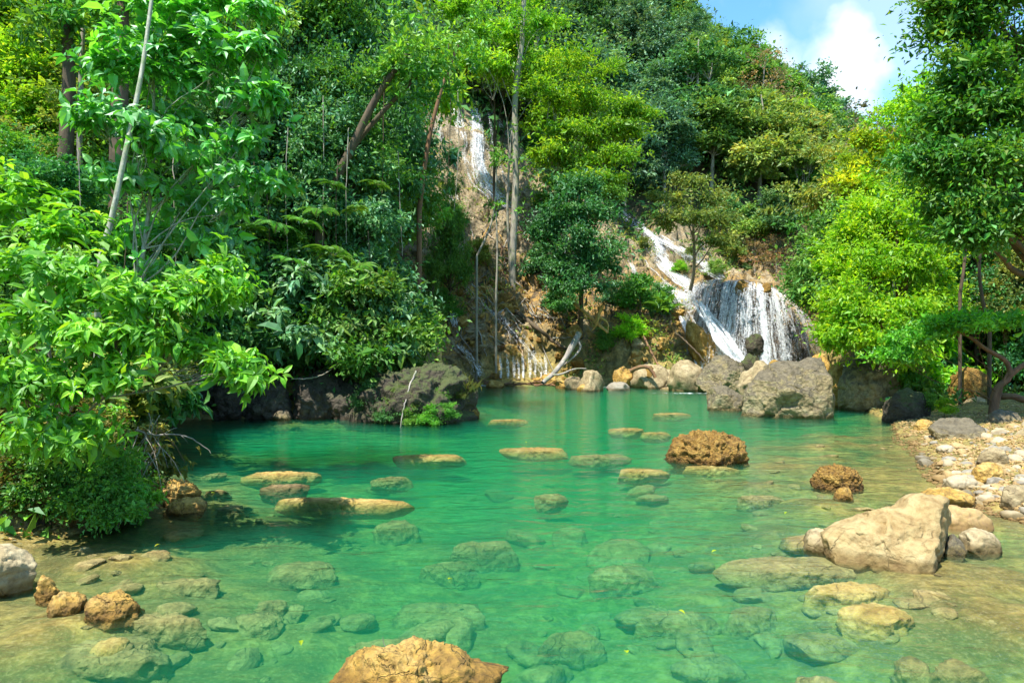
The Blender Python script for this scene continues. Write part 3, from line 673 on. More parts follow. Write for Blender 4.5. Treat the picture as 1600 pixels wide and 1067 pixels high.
CASC = [
 ('white stream tumbling down the cliff beside the tall pale trunk', [([(738, 150), (742, 190), (746, 225), (748, 258), (758, 285), (775, 308), (795, 328)], [1.0, 1.2, 1.0, 1.3, 1.2, 1.0, 0.8], 0.85), ([(744, 170), (752, 215), (752, 250), (760, 280)], 0.7, 0.6)]),
 ('short white stream splitting off right near the cliff top', [([(758, 158), (765, 182), (782, 200), (800, 222)], [0.8, 0.7, 0.5, 0.4], 0.7)]),
 ('thin white stream half hidden by leaves on the upper cliff', [([(700, 150), (708, 175), (718, 200), (724, 222)], [0.9, 0.8, 0.5, 0.4], 0.75), ([(682, 175), (688, 200), (690, 225)], 0.7, 0.5)]),
 ('faint white trickle on the cliff left of the bare roots', [([(700, 290), (704, 310), (708, 322)], [0.9, 1.0, 0.7], 0.6), ([(690, 250), (694, 275)], 0.7, 0.3)]),
 ('distant white waterfall at the very top above the trees', [([(698, -40), (702, 0), (704, 40), (708, 75)], [2.4, 2.0, 1.8, 1.6], 1.1)]),
 ('pale ribbon of water crossing the bare slope diagonally', [([(718, 440), (740, 470), (770, 492), (800, 520), (830, 556), (852, 592)], [0.3, 0.35, 0.4, 0.6, 0.9, 1.0], 0.35), ([(730, 448), (760, 482), (790, 512), (822, 560)], 0.3, 0.5)]),
 ('small white spout left of the orange rocks', [([(703, 478), (706, 495), (712, 514)], [0.35, 0.4, 0.3], 1.0)]),
 ('thin white trickle running to the water near the golden log', [([(708, 535), (725, 552), (742, 570), (752, 592)], [0.3, 0.35, 0.35, 0.5], 0.7), ([(715, 560), (740, 590)], 0.25, 0.3)]),
 ('blue white water glimpsed through the leaves right of the tall trunk', [([(862, 236), (872, 244)], [1.2, 1.0], 1.2), ([(880, 255), (910, 266), (920, 282)], [1.0, 1.6, 1.2], 0.7)]),
 ('white rapids stepping down the shelf above the slim tree', [([(972, 340), (1000, 358), (1022, 380), (1034, 402)], [1.2, 1.5, 1.5, 1.2], 0.75), ([(985, 345), (1030, 375), (1075, 400), (1112, 428)], [1.0, 1.2, 1.3, 1.3], 0.85), ([(1020, 385), (1036, 410), (1048, 425), (1066, 440), (1086, 456)], 1.6, 0.95), ([(1095, 415), (1112, 428), (1130, 438)], 1.3, 0.8), ([(960, 325), (975, 342), (990, 352)], 1.0, 0.7), ([(1080, 440), (1085, 455), (1088, 475)], 1.6, 0.6), ([(1100, 438), (1102, 455), (1104, 474)], 1.2, 0.6)]),
 ('narrow white stream falling behind the dark green tree', [([(984, 408), (992, 430), (1004, 460)], [0.5, 0.5, 0.4], 0.7)]),
 ('white sloping stream left of the slim tree foot', [([(1026, 442), (1045, 458), (1066, 474), (1090, 488)], [1.2, 1.5, 1.6, 1.4], 0.9)]),
]
for lab, segs in CASC:
    ps = []
    for pts, w_, dn in segs:
        q = draped(pts, np.array(w_) * 1.25 if np.ndim(w_) else w_ * 1.25, dn - 0.48)
        if q is None: continue
        ps.append(q)
        for k in range(12):
            off = rg.normal(0, 0.42) ; wander = np.cumsum(rg.normal(0, 0.05, len(q[0]))); a0 = rg.integers(0, max(1, len(q[0]) // 3)); a1 = len(q[0]) - rg.integers(0, max(1, len(q[0]) // 3))
            if a1 - a0 < 4: a0, a1 = 0, len(q[0])
            pp = q[0] + q[1] * ((off + wander * 0.5) * q[2])[:, None] + np.array([0, -0.05 - 0.02 * k, 0.03]); ps.append((pp[a0:a1], q[1][a0:a1], q[2][a0:a1] * rg.uniform(0.15, 0.45), q[3][a0:a1] + 0.22 - 0.5 * min(1, abs(off)) - rg.uniform(0.0, 0.3)))
    if ps:
        v, f, c = strips(ps, 7); tag(obj('cascade', mesh_np('cascade', v, f, [FALL], c, True)), lab, 'cascade')
ps = []
for k in range(26):
    a = rg.uniform(0, 1); q = draped([(1062 + 45 * a, 500 - 6 * a), (1075 + 50 * a, 530), (1085 + 52 * a, 560), (1092 + 50 * a, 584)], rg.uniform(0.2, 0.6), rg.uniform(0.3, 0.9), 0.25, jit=2.0, rg=rg)
    if q is not None: ps.append(q)
v, f, c = strips(ps, 5); tag(obj('cascade', mesh_np('cascade', v, f, [FALL], c, True)), 'lattice of fine white trickles over sloping rock left of the chute', 'cascade')
for k in range(9):
    a = 785 + k * 8.5 + rg.normal(0, 2); q = draped([(a, 556 + rg.normal(0, 5)), (a + 1, 575), (a + 1, 594)], rg.uniform(0.12, 0.3), rg.uniform(0.3, 0.8), 0.12)
    if q is not None:
        v, f, c = strips([q], 4); tag(obj('trickle', mesh_np('trickle', v, f, [FALL], c, True)), 'fine white trickle dripping from the mossy foot of the bare slope', 'trickle', 'trickles at the foot of the bare slope')

# ------------------------------------------------------------------ rocks
rock_px('boulder', 'ochre crusted rock rising at the bottom edge centre', 515, 750, 1012, 1090, R_OCHRE, 11, extra=[(0.75, 0.1, -0.1, 0.7, 0.7, 0.4)], deep=0.75, sub=6, cuts=4, rough=0.12, rs=1.8, ridged=0.05, fine=0.03, sink=0.4)
rock_px('boulder', 'pale smooth rock with grey shaded side at the lower left edge', -110, 62, 852, 938, R_WHITE, 12, deep=0.8, sub=6, cuts=7, rough=0.10)
rock_px('rock', 'upright orange rock knob beside the pale rock', 58, 88, 886, 938, R_OCHRE, 13, deep=0.9, rough=0.2, ridged=0.08)
rock_px('rock', 'low orange rock with dark holes between two orange knobs', 78, 132, 922, 958, R_OCHRE, 14, deep=0.9, rough=0.2, ridged=0.08)
rock_px('rock', 'pitted orange rock tapering into the green shallows at left', 128, 212, 928, 966, R_OCHRE, 15, extra=[(0.8, 0.2, -0.5, 0.8, 0.8, 0.5)], deep=0.9, rough=0.16, sub=6, ridged=0.07)
rock_px('boulder', 'brown shaded boulder under the leafy bush at the left edge', -40, 74, 768, 838, R_GREY, 16, deep=0.8, cuts=4, rough=0.06)
rock_px('rock', 'grey dappled stone at the water under the bush roots', 140, 186, 776, 818, R_PEB[1], 17, deep=0.8)
rock_px('rock', 'brown orange stone between the shaded boulder and the grey stone', 84, 128, 778, 828, R_OCHRE, 18, deep=0.8)
rock_px('rock', 'dark upright stone behind the grey stone at the bank', 172, 212, 735, 792, R_MOSS, 19, deep=0.8)
rock_px('rock', 'layered orange rock at the tip of the left bank', 226, 314, 752, 788, R_OCHRE, 20, deep=0.7, sub=6, rough=0.16, ridged=0.08, rs=2.2)
rock_px('rock', 'flat yellow rock just in front of the layered orange rock', 258, 328, 778, 802, R_OCHRE, 21, deep=0.8, rough=0.14)
rock_px('rock', 'largest rusty porous rock heap standing alone in the pool', 1044, 1170, 676, 722, R_RUST, 25, deep=0.8, sub=6, rough=0.16, ridged=0.07, rs=2.4, cuts=4, extra=[(0.5, 0, -0.3, 0.7, 0.8, 0.5)])
rock_px('rock', 'smaller rusty porous rock near the pebble shore', 1268, 1354, 730, 764, R_RUST, 26, deep=0.8, sub=6, rough=0.13, ridged=0.07, rs=2.4)
rock_px('rock', 'little yellow stone in the water below the smaller rusty rock', 1302, 1336, 762, 779, R_OCHRE, 27, deep=0.8)
# large pale boulder of the right foreground
d = 7.75; c0 = P(1385, 870, d); c0[2] = 0
def pb(px, py, rx, ry, dd, ryd): q = P(px, py, dd) - c0; return (q[0], q[1], q[2], rx / F * dd, ryd, ry / F * dd)
bl = [(0, 0, 0, 0.98, 0.44, 0.30), (0.50, 0.05, 0.02, 0.36, 0.40, 0.36), (-0.55, -0.05, -0.02, 0.5, 0.38, 0.24), (0.05, -0.38, -0.12, 0.5, 0.34, 0.2)]
v, f = rock_geo(bl, 43, 6, 16, 0.06, 1.4, (0.76, 0.95), 0.016, 0.02, crack=0.3)
th = math.radians(14); v = np.stack([v[:, 0] * math.cos(th) - v[:, 2] * math.sin(th), v[:, 1], v[:, 0] * math.sin(th) + v[:, 2] * math.cos(th) + 0.17], 1)
v2, f2 = rock_geo([pb(1283, 850, 34, 22, d + 0.25, 0.26)], 44, 5, 8, 0.07, 1.5, (0.75, 0.95))
tag(obj('rock', mesh_np('rock', v2, f2, [R_WHITE], None, True), None, c0), 'smaller rounded rock touching the left end of the largest cream boulder', 'rock')
tag(obj('boulder', mesh_np('boulder', v, f, [rock_mat('cream boulder', (0.45, 0.355, 0.18), (0.36, 0.26, 0.11), (0.17, 0.095, 0.025), 1.8, 1.0, 0.06, 0.9)], None, True), None, c0), 'largest cream limestone boulder with rounded lobes on the right shore', 'rock')
rock_px('rock', 'tan rounded rock just behind the largest cream boulder', 1455, 1545, 792, 828, R_PEB[2], 42, deep=0.8)
rock_px('rock', 'white angular rock at the right foot of the largest cream boulder', 1492, 1562, 826, 862, R_WHITE, 43, deep=0.8, cuts=10)
rock_px('rock', 'small brown grey rock wedged beside the white angular rock', 1468, 1510, 836, 866, R_GREY, 44, deep=0.8)
rock_px('rock', 'orange wet rock between the pebbles and the cream boulder', 1432, 1520, 762, 792, R_OCHRE, 45, deep=0.9)
rock_px('rock', 'rounded cream rock at the right edge of the pebbles', 1528, 1580, 700, 728, R_WHITE, 46, deep=0.8, zb=0.15)
rock_px('rock', 'white block among pebbles at the right picture edge', 1560, 1620, 756, 790, R_WHITE, 47, deep=0.8, zb=0.1, cuts=10)
rock_px('rock', 'long pale stone lying at the upstream end of the pebbles', 1470, 1530, 742, 762, R_PEB[0], 48, deep=0.6, zb=0.05)
rock_px('rock', 'brown ridged rock set in the middle of the pebble bank', 1520, 1570, 722, 752, R_OCHRE, 49, deep=0.8, zb=0.1)
for i, (a, b_, c_, e_, mt, lab) in enumerate([(1452, 1535, 652, 690, R_GREY, 'flat grey slab at the upstream end of the pebble bank'), (1530, 1600, 640, 676, R_GREY, 'grey rock at the foot of the curved tree'), (1585, 1650, 655, 700, R_WHITE, 'pale rock cut by the right edge above the pebbles'),
  (1425, 1462, 655, 672, R_OCHRE, 'small orange rock at the water by the knobbly grey rock'), (1500, 1560, 622, 645, R_WHITE, 'pale sunlit slab behind the curved tree foot'), (1560, 1605, 610, 632, R_GREY, 'dark rock in the shade right of the curved tree'), (1600, 1660, 700, 745, R_WHITE, 'big pale block at the right edge')]):
    rock_px('rock', lab, a, b_, c_, e_, mt, 140 + i, deep=0.9, zb=0.12, sink=0.6)
# loose blocks on the cliff
CB = []
for i in range(8):
    v, f = rock_geo([(0, 0, 0, 1, 0.85, 0.7)], 150 + i, 4, 12, 0.16, 1.6, (0.55, 0.9), 0.04, 0.05); CB.append(mesh_np('block', v, f, [[R_OCHRE, R_OCHRE, R_WHITE, R_RUST][i % 4]], None, True))
rb = random.Random(21)
for k in range(150):
    px = rb.uniform(640, 905) if k < 105 else rb.uniform(985, 1110); py = rb.uniform(430, 598) if k < 105 else rb.uniform(455, 580)
    h_ = hit(px, py)[0]
    if h_ is None or h_[1] > 52 or h_[1] < 25: continue
    sz = 0.16 + 0.55 * rb.random() ** 2.2; i = rb.randrange(8); o_ = obj('cliff_block', CB[i], None, h_); o_.scale = (sz, sz, sz * rb.uniform(0.6, 1)); o_.rotation_euler = (rb.uniform(-.5, .5), rb.uniform(-.5, .5), rb.uniform(0, 6.28))
    tone = ['orange', 'ochre', 'pale', 'rusty'][i % 4]; row = 'at the waterline' if py > 570 else 'low on the slope' if py > 525 else 'half way up' if py > 480 else 'high on the slope'
    where = 'by the golden log' if px < 700 else 'by the thin trickle' if px < 755 else 'under the diagonal ribbon' if px < 830 else 'by the thick grey log' if px < 910 else 'left of the lattice cascade' if px < 1060 else 'beside the lattice cascade'
    tag(o_, '%s %s travertine block %s, %s' % ('big' if sz > 0.4 else 'small' if sz < 0.24 else 'medium', tone, row, where), 'rock', 'travertine blocks on the cliff')
# boulders across the pool
rock_px('boulder', 'largest flat topped boulder with dark cap and green wet foot', 1163, 1306, 567, 652, R_GREY, 51, deep=0.75, sub=6, cuts=16, rough=0.07, rs=1.5, fine=0.02, cut_depth=(0.72, 0.9), extra=[(-0.5, -0.1, -0.05, 0.6, 0.8, 0.6), (0.45, 0, 0.25, 0.6, 0.85, 0.85)])
rock_px('boulder', 'low pale wedge rock at the left foot of the flat topped boulder', 1090, 1172, 603, 641, R_GREY, 52, deep=0.8, cuts=10, rough=0.05)
rock_px('boulder', 'brown domed boulder below the white chute', 1089, 1168, 557, 614, R_GREY, 53, deep=0.8, sub=6, rough=0.09)
rock_px('boulder', 'pale rough rock between the domed and the flat topped boulders', 1150, 1235, 568, 606, R_WHITE, 54, deep=0.8, d=27)
rock_px('boulder', 'tall egg shaped dark boulder under the leaning shrub', 1313, 1420, 545, 642, R_GREY, 55, deep=0.85, sub=6, cuts=4, rough=0.07, sink=0.2)
rock_px('boulder', 'knobbly grey rock at the right foot of the egg shaped boulder', 1380, 1452, 608, 660, R_MOSS, 56, deep=0.8, rough=0.14)
rock_px('boulder', 'narrow orange rock in the gap behind the two big boulders', 1290, 1330, 560, 632, R_OCHRE, 57, deep=0.8, d=25)
rock_px('boulder', 'dark brown streaked boulder in the shade behind the curved tree', 1478, 1548, 562, 622, R_RUST, 58, deep=0.7, d=22.5, zb=0.4)
rock_px('rock', 'rounded yellow rock seen over the flat topped boulder', 1252, 1302, 552, 590, R_OCHRE, 59, deep=0.8, d=34)
rock_px('rock', 'dark rock standing in the spray under the widest waterfall', 1150, 1190, 550, 580, R_MOSS, 60, d=42, deep=0.8)
rock_px('rock', 'second dark rock in the spray right of the first', 1195, 1235, 562, 582, R_OCHRE, 61, d=41, deep=0.8)
FARR = [(898, 952, 578, 607, R_WHITE, 'pale rock left of the small white rapid'), (944, 988, 597, 613, R_PEB[1], 'white flat rock in front of the rapid gap'), (980, 1022, 582, 606, R_OCHRE, 'orange rock right of the small rapid'),
 (1006, 1070, 578, 612, R_WHITE, 'large cream rock in the middle of the far shore row'), (1044, 1104, 562, 608, R_WHITE, 'big tan sloping rock left of the brown domed boulder'), (980, 1050, 568, 600, R_WHITE, 'grey rough rock behind the far shore row'),
 (955, 992, 572, 592, R_OCHRE, 'orange rock under the drooping shrub'), (862, 902, 594, 608, R_OCHRE, 'low yellow rock at the end of the driftwood'), (880, 915, 588, 600, R_WHITE, 'small pale rock behind the low yellow rock'),
 (1030, 1092, 604, 616, R_WHITE, 'flat white rock edging the far shore row'), (755, 790, 594, 604, R_OCHRE, 'low yellow rock below the thin trickle'), (1060, 1100, 560, 580, R_GREY, 'brown rock at the foot of the lattice cascade'),
 (900, 940, 600, 612, R_OCHRE, 'half sunk orange rock nearest the rapid'), (1000, 1035, 570, 585, R_RUST, 'rusty rock with the curved log')]
for i, (a, b_, c_, e_, mt, lab) in enumerate(FARR): rock_px('rock', lab, a, b_, c_, e_, mt, 70 + i, deep=0.8, d=34.5 + (i % 4) * 0.7 - (1.5 if e_ > 606 else 0.3), sub=4, rough=0.12, group='rocks along the far shore')
# mossy outcrop at the left of the pool and the shaded rock bank
rock_px('mossy_outcrop', 'big dark mossy rock outcrop with a grassy top jutting into the pool', 560, 748, 572, 660, R_MOSS, 90, deep=0.75, sub=6, cuts=5, rough=0.14, rs=2.0, ridged=0.05, cut_depth=(0.8, 0.95), cat='rock outcrop', extra=[(-0.6, 0.1, -0.1, 0.6, 0.8, 0.6), (0.6, -0.1, 0, 0.42, 0.7, 0.6)])
rock_px('rock', 'orange brown stone at the right foot of the mossy outcrop', 716, 750, 625, 654, R_RUST, 91, deep=0.8)
for i, (a, b_, c_, e_) in enumerate([(235, 330, 600, 655), (300, 400, 585, 656), (380, 470, 590, 657), (450, 540, 580, 658), (510, 600, 590, 658), (265, 360, 560, 640), (400, 520, 545, 640)]):
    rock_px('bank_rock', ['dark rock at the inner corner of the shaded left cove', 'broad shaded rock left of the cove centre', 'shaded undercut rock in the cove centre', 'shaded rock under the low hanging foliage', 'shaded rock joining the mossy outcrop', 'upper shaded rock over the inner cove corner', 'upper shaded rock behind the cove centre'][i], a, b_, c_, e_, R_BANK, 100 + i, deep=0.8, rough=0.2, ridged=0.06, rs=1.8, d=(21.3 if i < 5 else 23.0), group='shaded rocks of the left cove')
rock_px('rock', 'small pale stone at the waterline of the shaded cove', 426, 456, 640, 656, R_GREY, 108, deep=0.7)
# rocks just under the surface
def sunk(lab, px, py, w, hpx, seed, z=-0.03, mat=R_SUB, thick=0.3, group=None, deepf=None, rz=0.0):
    """flattish submerged rock whose top lies at height z; w, hpx: its extent in the photo"""
    z = (z * 0.62 if z < -0.15 else z * 0.5) if z < 0 else z * 0.22; mat = R_AWASH if mat is R_OCHRE else mat; d = (CAMH - z) * F / (py - 533.5); c = P(px, py, d); c[2] = z - thick
    bed = min(gz(c[0], d), z - 0.10) - 0.05; bed = max(bed, z - 0.14) if z > -0.15 and py < 900 else bed; rz_ = z - bed; c[2] = bed; sp_ = 1.0 + min(0.3, rz_ * 0.3)
    rx = w / 2 / F * d * sp_; ry = deepf or max(0.15, hpx / 2 / F * d * d / CAMH * 0.55) * sp_; c[1] += ry * 0.2
    v, f = rock_geo([(0, 0, 0, rx, ry, rz_ * 1.3), (rx * 0.3, ry * 0.2, 0, rx * 0.6, ry * 0.85, rz_ * 1.25), (-rx * 0.6, -ry * 0.1, 0, rx * 0.42, ry * 0.6, rz_ * 1.2)], seed, 5, 12, 0.13 if z > -0.15 else 0.08, 2.4, (0.72, 0.97), 0.03, 0.03)
    hi = rz_ * 0.80; v[:, 2] = np.where(v[:, 2] > hi, hi + (v[:, 2] - hi) * 0.45, v[:, 2]); v[:, 2] *= rz_ / max(v[:, 2].max(), 1e-3)
    o_ = obj('submerged_rock', mesh_np('submerged_rock', v, f, [mat], None, True), None, c); o_.rotation_euler = (0, 0, rz); tag(o_, lab, 'rock', group); return o_
SUNK = [('upper yellow slab of three stacked in line on the water', 432, 737, 120, 12, 0.10, R_OCHRE), ('white middle slab of three stacked in line on the water', 443, 757, 92, 9, 0.10, R_WHITE), ('long thin yellow slab lying flat across the water', 535, 779, 275, 14, 0.07, R_OCHRE), ('yellow rock awash left of the plank shaped slab', 445, 738, 120, 12, -0.02, R_OCHRE), ('pair of yellow rocks awash in mid pool below the mossy outcrop', 672, 711, 138, 13, 0.03, R_OCHRE), ('thin yellow rock awash in the centre of the pool', 838, 700, 118, 14, 0.04, R_OCHRE),
 ('faint rock under the surface near the slab tip', 612, 745, 70, 8, -0.12, R_SUB), ('small yellow rock awash behind the rusty heap', 982, 669, 62, 7, 0.02, R_OCHRE), ('second small rock awash right beside it toward the heap', 1026, 675, 50, 5, -0.02, R_OCHRE),
 ('broad dim rock left of the rusty heap', 935, 711, 110, 13, -0.10, R_SUB), ('yellow flat rock under water left of the rusty heap foot', 1000, 733, 95, 12, -0.02, R_OCHRE), ('narrow yellow rock awash far across the pool', 1048, 645, 70, 5, 0.02, R_OCHRE),
 ('thin yellow streak of rock awash right of the mossy outcrop', 790, 655, 80, 4, 0.03, R_OCHRE), ('flat yellow rock under the rusty heap', 1110, 728, 90, 8, -0.03, R_OCHRE), ('round green rock below the plank shaped slab', 620, 815, 70, 26, -0.28, R_SUB),
 ('small round pale rock right of the plank shaped slab tip', 862, 773, 58, 16, -0.16, R_SUB), ('dark edged green rock in the centre of the pool', 750, 846, 110, 28, -0.30, R_SUB), ('long flat green rock just below the centre rock', 700, 880, 90, 18, -0.45, R_SUB),
 ('broad rounded green rock left of centre', 468, 884, 118, 46, -0.26, R_SUB), ('long pale submerged rock near the left shallows', 292, 906, 120, 30, -0.12, R_SUB), ('wide dim green slab right of centre', 975, 886, 140, 30, -0.38, R_SUB),
 ('faint broad slab near the bottom centre', 690, 950, 180, 46, -0.55, R_SUB), ('dim green slab above the bottom rock', 620, 1000, 170, 36, -0.40, R_SUB), ('pair of faint slabs right of the bottom rock', 890, 990, 120, 36, -0.5, R_SUB),
 ('angular green slab pointing right in the left shallows', 400, 962, 80, 40, -0.3, R_SUB), ('second angular slab behind the pointing slab', 420, 940, 60, 20, -0.28, R_SUB), ('large yellow green ledge continuing the pitted orange rock', 240, 962, 190, 40, -0.08, R_SUB),
 ('big mottled yellow ledge under the lower left water', 150, 1010, 260, 90, -0.16, R_SUB), ('smooth yellow ledge at the left edge below the pale rock', 40, 990, 200, 60, -0.10, R_SUB), ('orange submerged knob below the pitted rock', 170, 1000, 50, 40, -0.08, R_OCHRE),
 ('wide tan ledge spreading left of the largest cream boulder', 1250, 880, 250, 60, -0.05, R_SUB), ('orange tan ledge below the boulder foot', 1330, 915, 150, 40, -0.03, R_OCHRE), ('pointed orange topped rock awash below the cream boulder', 1375, 950, 110, 60, 0.0, R_OCHRE),
 ('rounded submerged rock at the bottom right', 1510, 1035, 90, 50, -0.10, R_SUB), ('small oval rock left of the rounded one at bottom right', 1430, 1030, 50, 30, -0.15, R_SUB), ('pale slab cut by the bottom edge at right', 1270, 1060, 140, 30, -0.16, R_SUB),
 ('thin dark edged slab in the sandy right shallows', 1480, 935, 100, 22, -0.06, R_SUB), ('second thin slab in the sandy right shallows', 1540, 965, 80, 20, -0.06, R_SUB), ('yellow flat rock between the two rusty rocks', 1185, 775, 90, 14, -0.05, R_SUB),
 ('greenish stone under water right of the ledge tip', 1180, 950, 90, 30, -0.3, R_SUB), ('flat pale slab in the green water right of centre bottom', 1060, 960, 140, 40, -0.42, R_SUB), ('small yellow stone awash near the layered orange rock', 360, 790, 42, 14, -0.03, R_SUB),
 ('second small yellow stone nearer the left shore', 340, 766, 46, 8, -0.02, R_SUB)]
for i, (lab, px, py, w_, h_, z_, mt) in enumerate(SUNK): sunk(lab, px, py, w_, h_, 200 + i, z_, mt, rz=0.15 * math.sin(i * 2.3))

# shared small stones --------------------------------------------------------------
rnd = random.Random(3)
PB = []
for i in range(14):
    v, f = rock_geo([(0, 0, 0, 1, rnd.uniform(0.6, 0.95), rnd.uniform(0.4, 0.7))], 300 + i, 3, 9, 0.08, 1.4, (0.7, 0.92), 0.03)
    PB.append(mesh_np('stone %d' % (i % 3), v, f, [R_PEB[i % 3]], None, i % 2 == 0))
SUBM = []
for i in range(6):
    v, f = rock_geo([(0, 0, 0, 1, 0.8, 0.3)], 330 + i, 4, 8, 0.08, 1.6, (0.7, 0.95), 0.03)
    SUBM.append(mesh_np('stone', v, f, [R_SUB], None, True))
MARKS = [(G(1110, 722)[0], G(1110, 722)[1], 'the big rusty heap'), (G(1310, 764)[0], G(1310, 764)[1], 'the small rusty rock'), (G(1400, 880)[0], G(1400, 880)[1], 'the cream boulder'), (G(1552, 728)[0], G(1552, 728)[1], 'the rounded cream rock'),
 (G(1590, 790)[0], G(1590, 790)[1], 'the white block'), (G(1545, 752)[0], G(1545, 752)[1], 'the brown ridged rock'), (G(1500, 762)[0], G(1500, 762)[1], 'the long pale stone'), (G(1416, 660)[0], G(1416, 660)[1], 'the knobbly grey rock'), (G(1530, 862)[0], G(1530, 862)[1], 'the white angular rock'),
 (G(1549, 655)[0], G(1549, 655)[1], 'the curved tree'), (G(1475, 792)[0], G(1475, 792)[1], 'the orange wet rock'), (G(660, 1060)[0], G(660, 1060)[1], 'the bottom ochre rock'), (G(540, 790)[0], G(540, 790)[1], 'the long thin slab'), (G(270, 800)[0], G(270, 800)[1], 'the layered orange rock'),
 (G(160, 818)[0], G(160, 818)[1], 'the grey dappled stone'), (G(170, 968)[0], G(170, 968)[1], 'the pitted orange rock'), (G(290, 905)[0], G(290, 905)[1], 'the long pale sunken rock'), (G(1235, 650)[0], G(1235, 650)[1], 'the flat topped boulder'), (G(975, 886)[0], G(975, 886)[1], 'the wide green slab')]
def stones(n, region, sizes, meshes, name, label, cat, group, zf=0.08, seed=1, flat=1.0):
    r_ = random.Random(seed); k = 0; tries = 0
    while k < n and tries < n * 40:
        tries += 1; xx, yy = region(r_)
        s_ = float(sdist(np.array([xx]), np.array([yy]))[0])
        if name == 'pebble' and (s_ > 0.25): continue
        if name != 'pebble' and s_ < 0.3: continue
        zz = gz(xx, yy); sz = sizes(r_)
        me = r_.choice(meshes); o_ = obj(name, me, None, (xx, yy, zz + sz * zf)); o_.scale = (sz, sz * r_.uniform(0.7, 1.2), sz * flat * r_.uniform(0.7, 1.1)); o_.rotation_euler = (r_.uniform(-.3, .3), r_.uniform(-.3, .3), r_.uniform(0, 6.28))
        ds_ = Vector((xx, yy, 0)); a_, b_ = sorted(MARKS, key=lambda m_: (m_[0] - xx) ** 2 + (m_[1] - yy) ** 2)[:2]
        tone = ['cream', 'grey', 'tan'][int(me.name.split()[-1][0])] if name == 'pebble' else 'green'
        szn = 'large' if sz > (0.14 if name == 'pebble' else 0.2) else 'middle sized' if sz > 0.09 else 'small'
        szn = szn.replace('middle sized', 'medium'); side_ = 'in front of' if yy < a_[1] - 0.3 else 'beyond' if yy > a_[1] + 0.3 else 'left of' if xx < a_[0] else 'right of'
        tag(o_, '%s %s %s %s %s' % (szn, tone, label, side_, a_[2]), cat, group); k += 1
def reg_bank(r_):
    px = r_.uniform(1400, 1640); py = 682 + (r_.random() ** 1.1) * 130
    g = G(px, py, 0.1); return g[0], g[1]
stones(290, reg_bank, lambda r_: 0.05 + 0.16 * r_.random() ** 2.5, PB, 'pebble', 'stone on the pebble bank', 'stone', 'stones of the pebble bank', seed=2)
def reg_bed(r_):
    g = G(r_.uniform(820, 1500), 700 + 330 * r_.random(), -0.4); return g[0], g[1]
def reg_bed2(r_):
    g = G(r_.uniform(60, 520), 780 + 270 * r_.random(), -0.3); return g[0], g[1]
stones(130, reg_bed, lambda r_: 0.06 + 0.17 * r_.random() ** 2, SUBM, 'submerged_stone', 'sunken stone', 'stone', 'stones on the pool bed at right', -0.05, 4)
stones(50, reg_bed2, lambda r_: 0.06 + 0.16 * r_.random() ** 2, SUBM, 'submerged_stone', 'sunken stone in the left shallows', 'stone', 'stones on the bed at left', -0.05, 5)
def reg_mid(r_):
    g = G(r_.uniform(260, 1300), 760 + 300 * r_.random(), -0.4); return g[0], g[1]
stones(30, reg_mid, lambda r_: 0.20 + 0.28 * r_.random() ** 1.5, SUBM, 'submerged_stone', 'sunken slab', 'stone', 'dim slabs on the pool bed', 0.12, 6)
# fine gravel (uncountable)
rng = np.random.default_rng(77); dv, df_ = ico(1); VV, FF = [], []; off = 0; k = 0
while k < 5200:
    px = rng.uniform(1390, 1660); py = 655 + rng.random() * 165; g = G(px, py, 0.08); s_ = float(sdist(np.array([g[0]]), np.array([g[1]]))[0])
    if s_ > 0.35: continue
    r_ = rng.uniform(0.012, 0.055); v = dv * r_ * rng.uniform(0.5, 1.2, 3) * np.exp(rng.normal(0, 0.12, (len(dv), 1))); v[:, 2] *= 0.7
    VV.append(v + np.array([g[0], g[1], gz(g[0], g[1]) + r_ * 0.2])); FF.append(df_ + off); off += len(dv); k += 1
tag(obj('gravel', mesh_np('gravel', np.concatenate(VV), np.concatenate(FF), [R_PEB[2]])), 'fine pale gravel filling the gaps of the right pebble bank', 'gravel', kind='stuff')
#PART3
# ------------------------------------------------------------------ vegetation prototypes
B1 = [proto('broadleaf_tree', 400 + i, 14, 3.0, 4.4, 13, 17, 0.72, 105, 0.24, 'mid', BARK_DARK, 0.20, flat=0.65, shape=['round', 'tall', 'round'][i % 3], squash=0.9) for i in range(5)]
HL = [proto('hillside_tree', 430 + i, 12, 0.6, 4.7, 15, 13, 0.75, 74, 0.36, 'hill', BARK_PALE, 0.20, flat=0.6, shape=['round', 'tall', 'round', 'round', 'tall', 'tall', 'round'][i], squash=0.95) for i in range(7)]
AIRY = [proto('airy_tree', 450 + i, 13, 4.0, 4.6, 10, 10, 0.95, 120, 0.24, 'yellowgreen', BARK_PALE, 0.17, flat=0.25, shape='umbrella', squash=0.6, br=0.3) for i in range(3)]
SHR = [proto('shrub', 460 + i, 3.0, 0.2, 1.6, 7, 9, 0.42, 110, 0.15, 'mid', BARK_DARK, 0.05, flat=0.6, shape='round', squash=0.9) for i in range(4)]
BUSH = [proto('leafy_bush', 470 + i, 3.0, 0.1, 1.7, 7, 8, 0.42, 80, 0.24, 'deep', BARK_DARK, 0.05, flat=0.6, asp=0.42, tpl=T_LEAF, ros=6, droop=0.4) for i in range(3)]
DRYS = [proto('dry_shrub', 475 + i, 3.0, 0.2, 1.7, 7, 8, 0.45, 40, 0.12, 'dry', BARK_GREY, 0.06, flat=0.6, asp=0.3) for i in range(2)]
BARE = [proto('bare_tree', 480 + i, 12, 3.0, 4.2, 9, 12, 0.9, 26, 0.26, 'brown', BARK_GREY, 0.17, flat=0.5) for i in range(3)]
PALE = [proto('slender_tree', 485 + i, 16, 9.0, 3.6, 8, 12, 0.85, 140, 0.28, 'hill', BARK_PALE, 0.20, flat=0.4, shape='umbrella') for i in range(2)]
rt = random.Random(12)
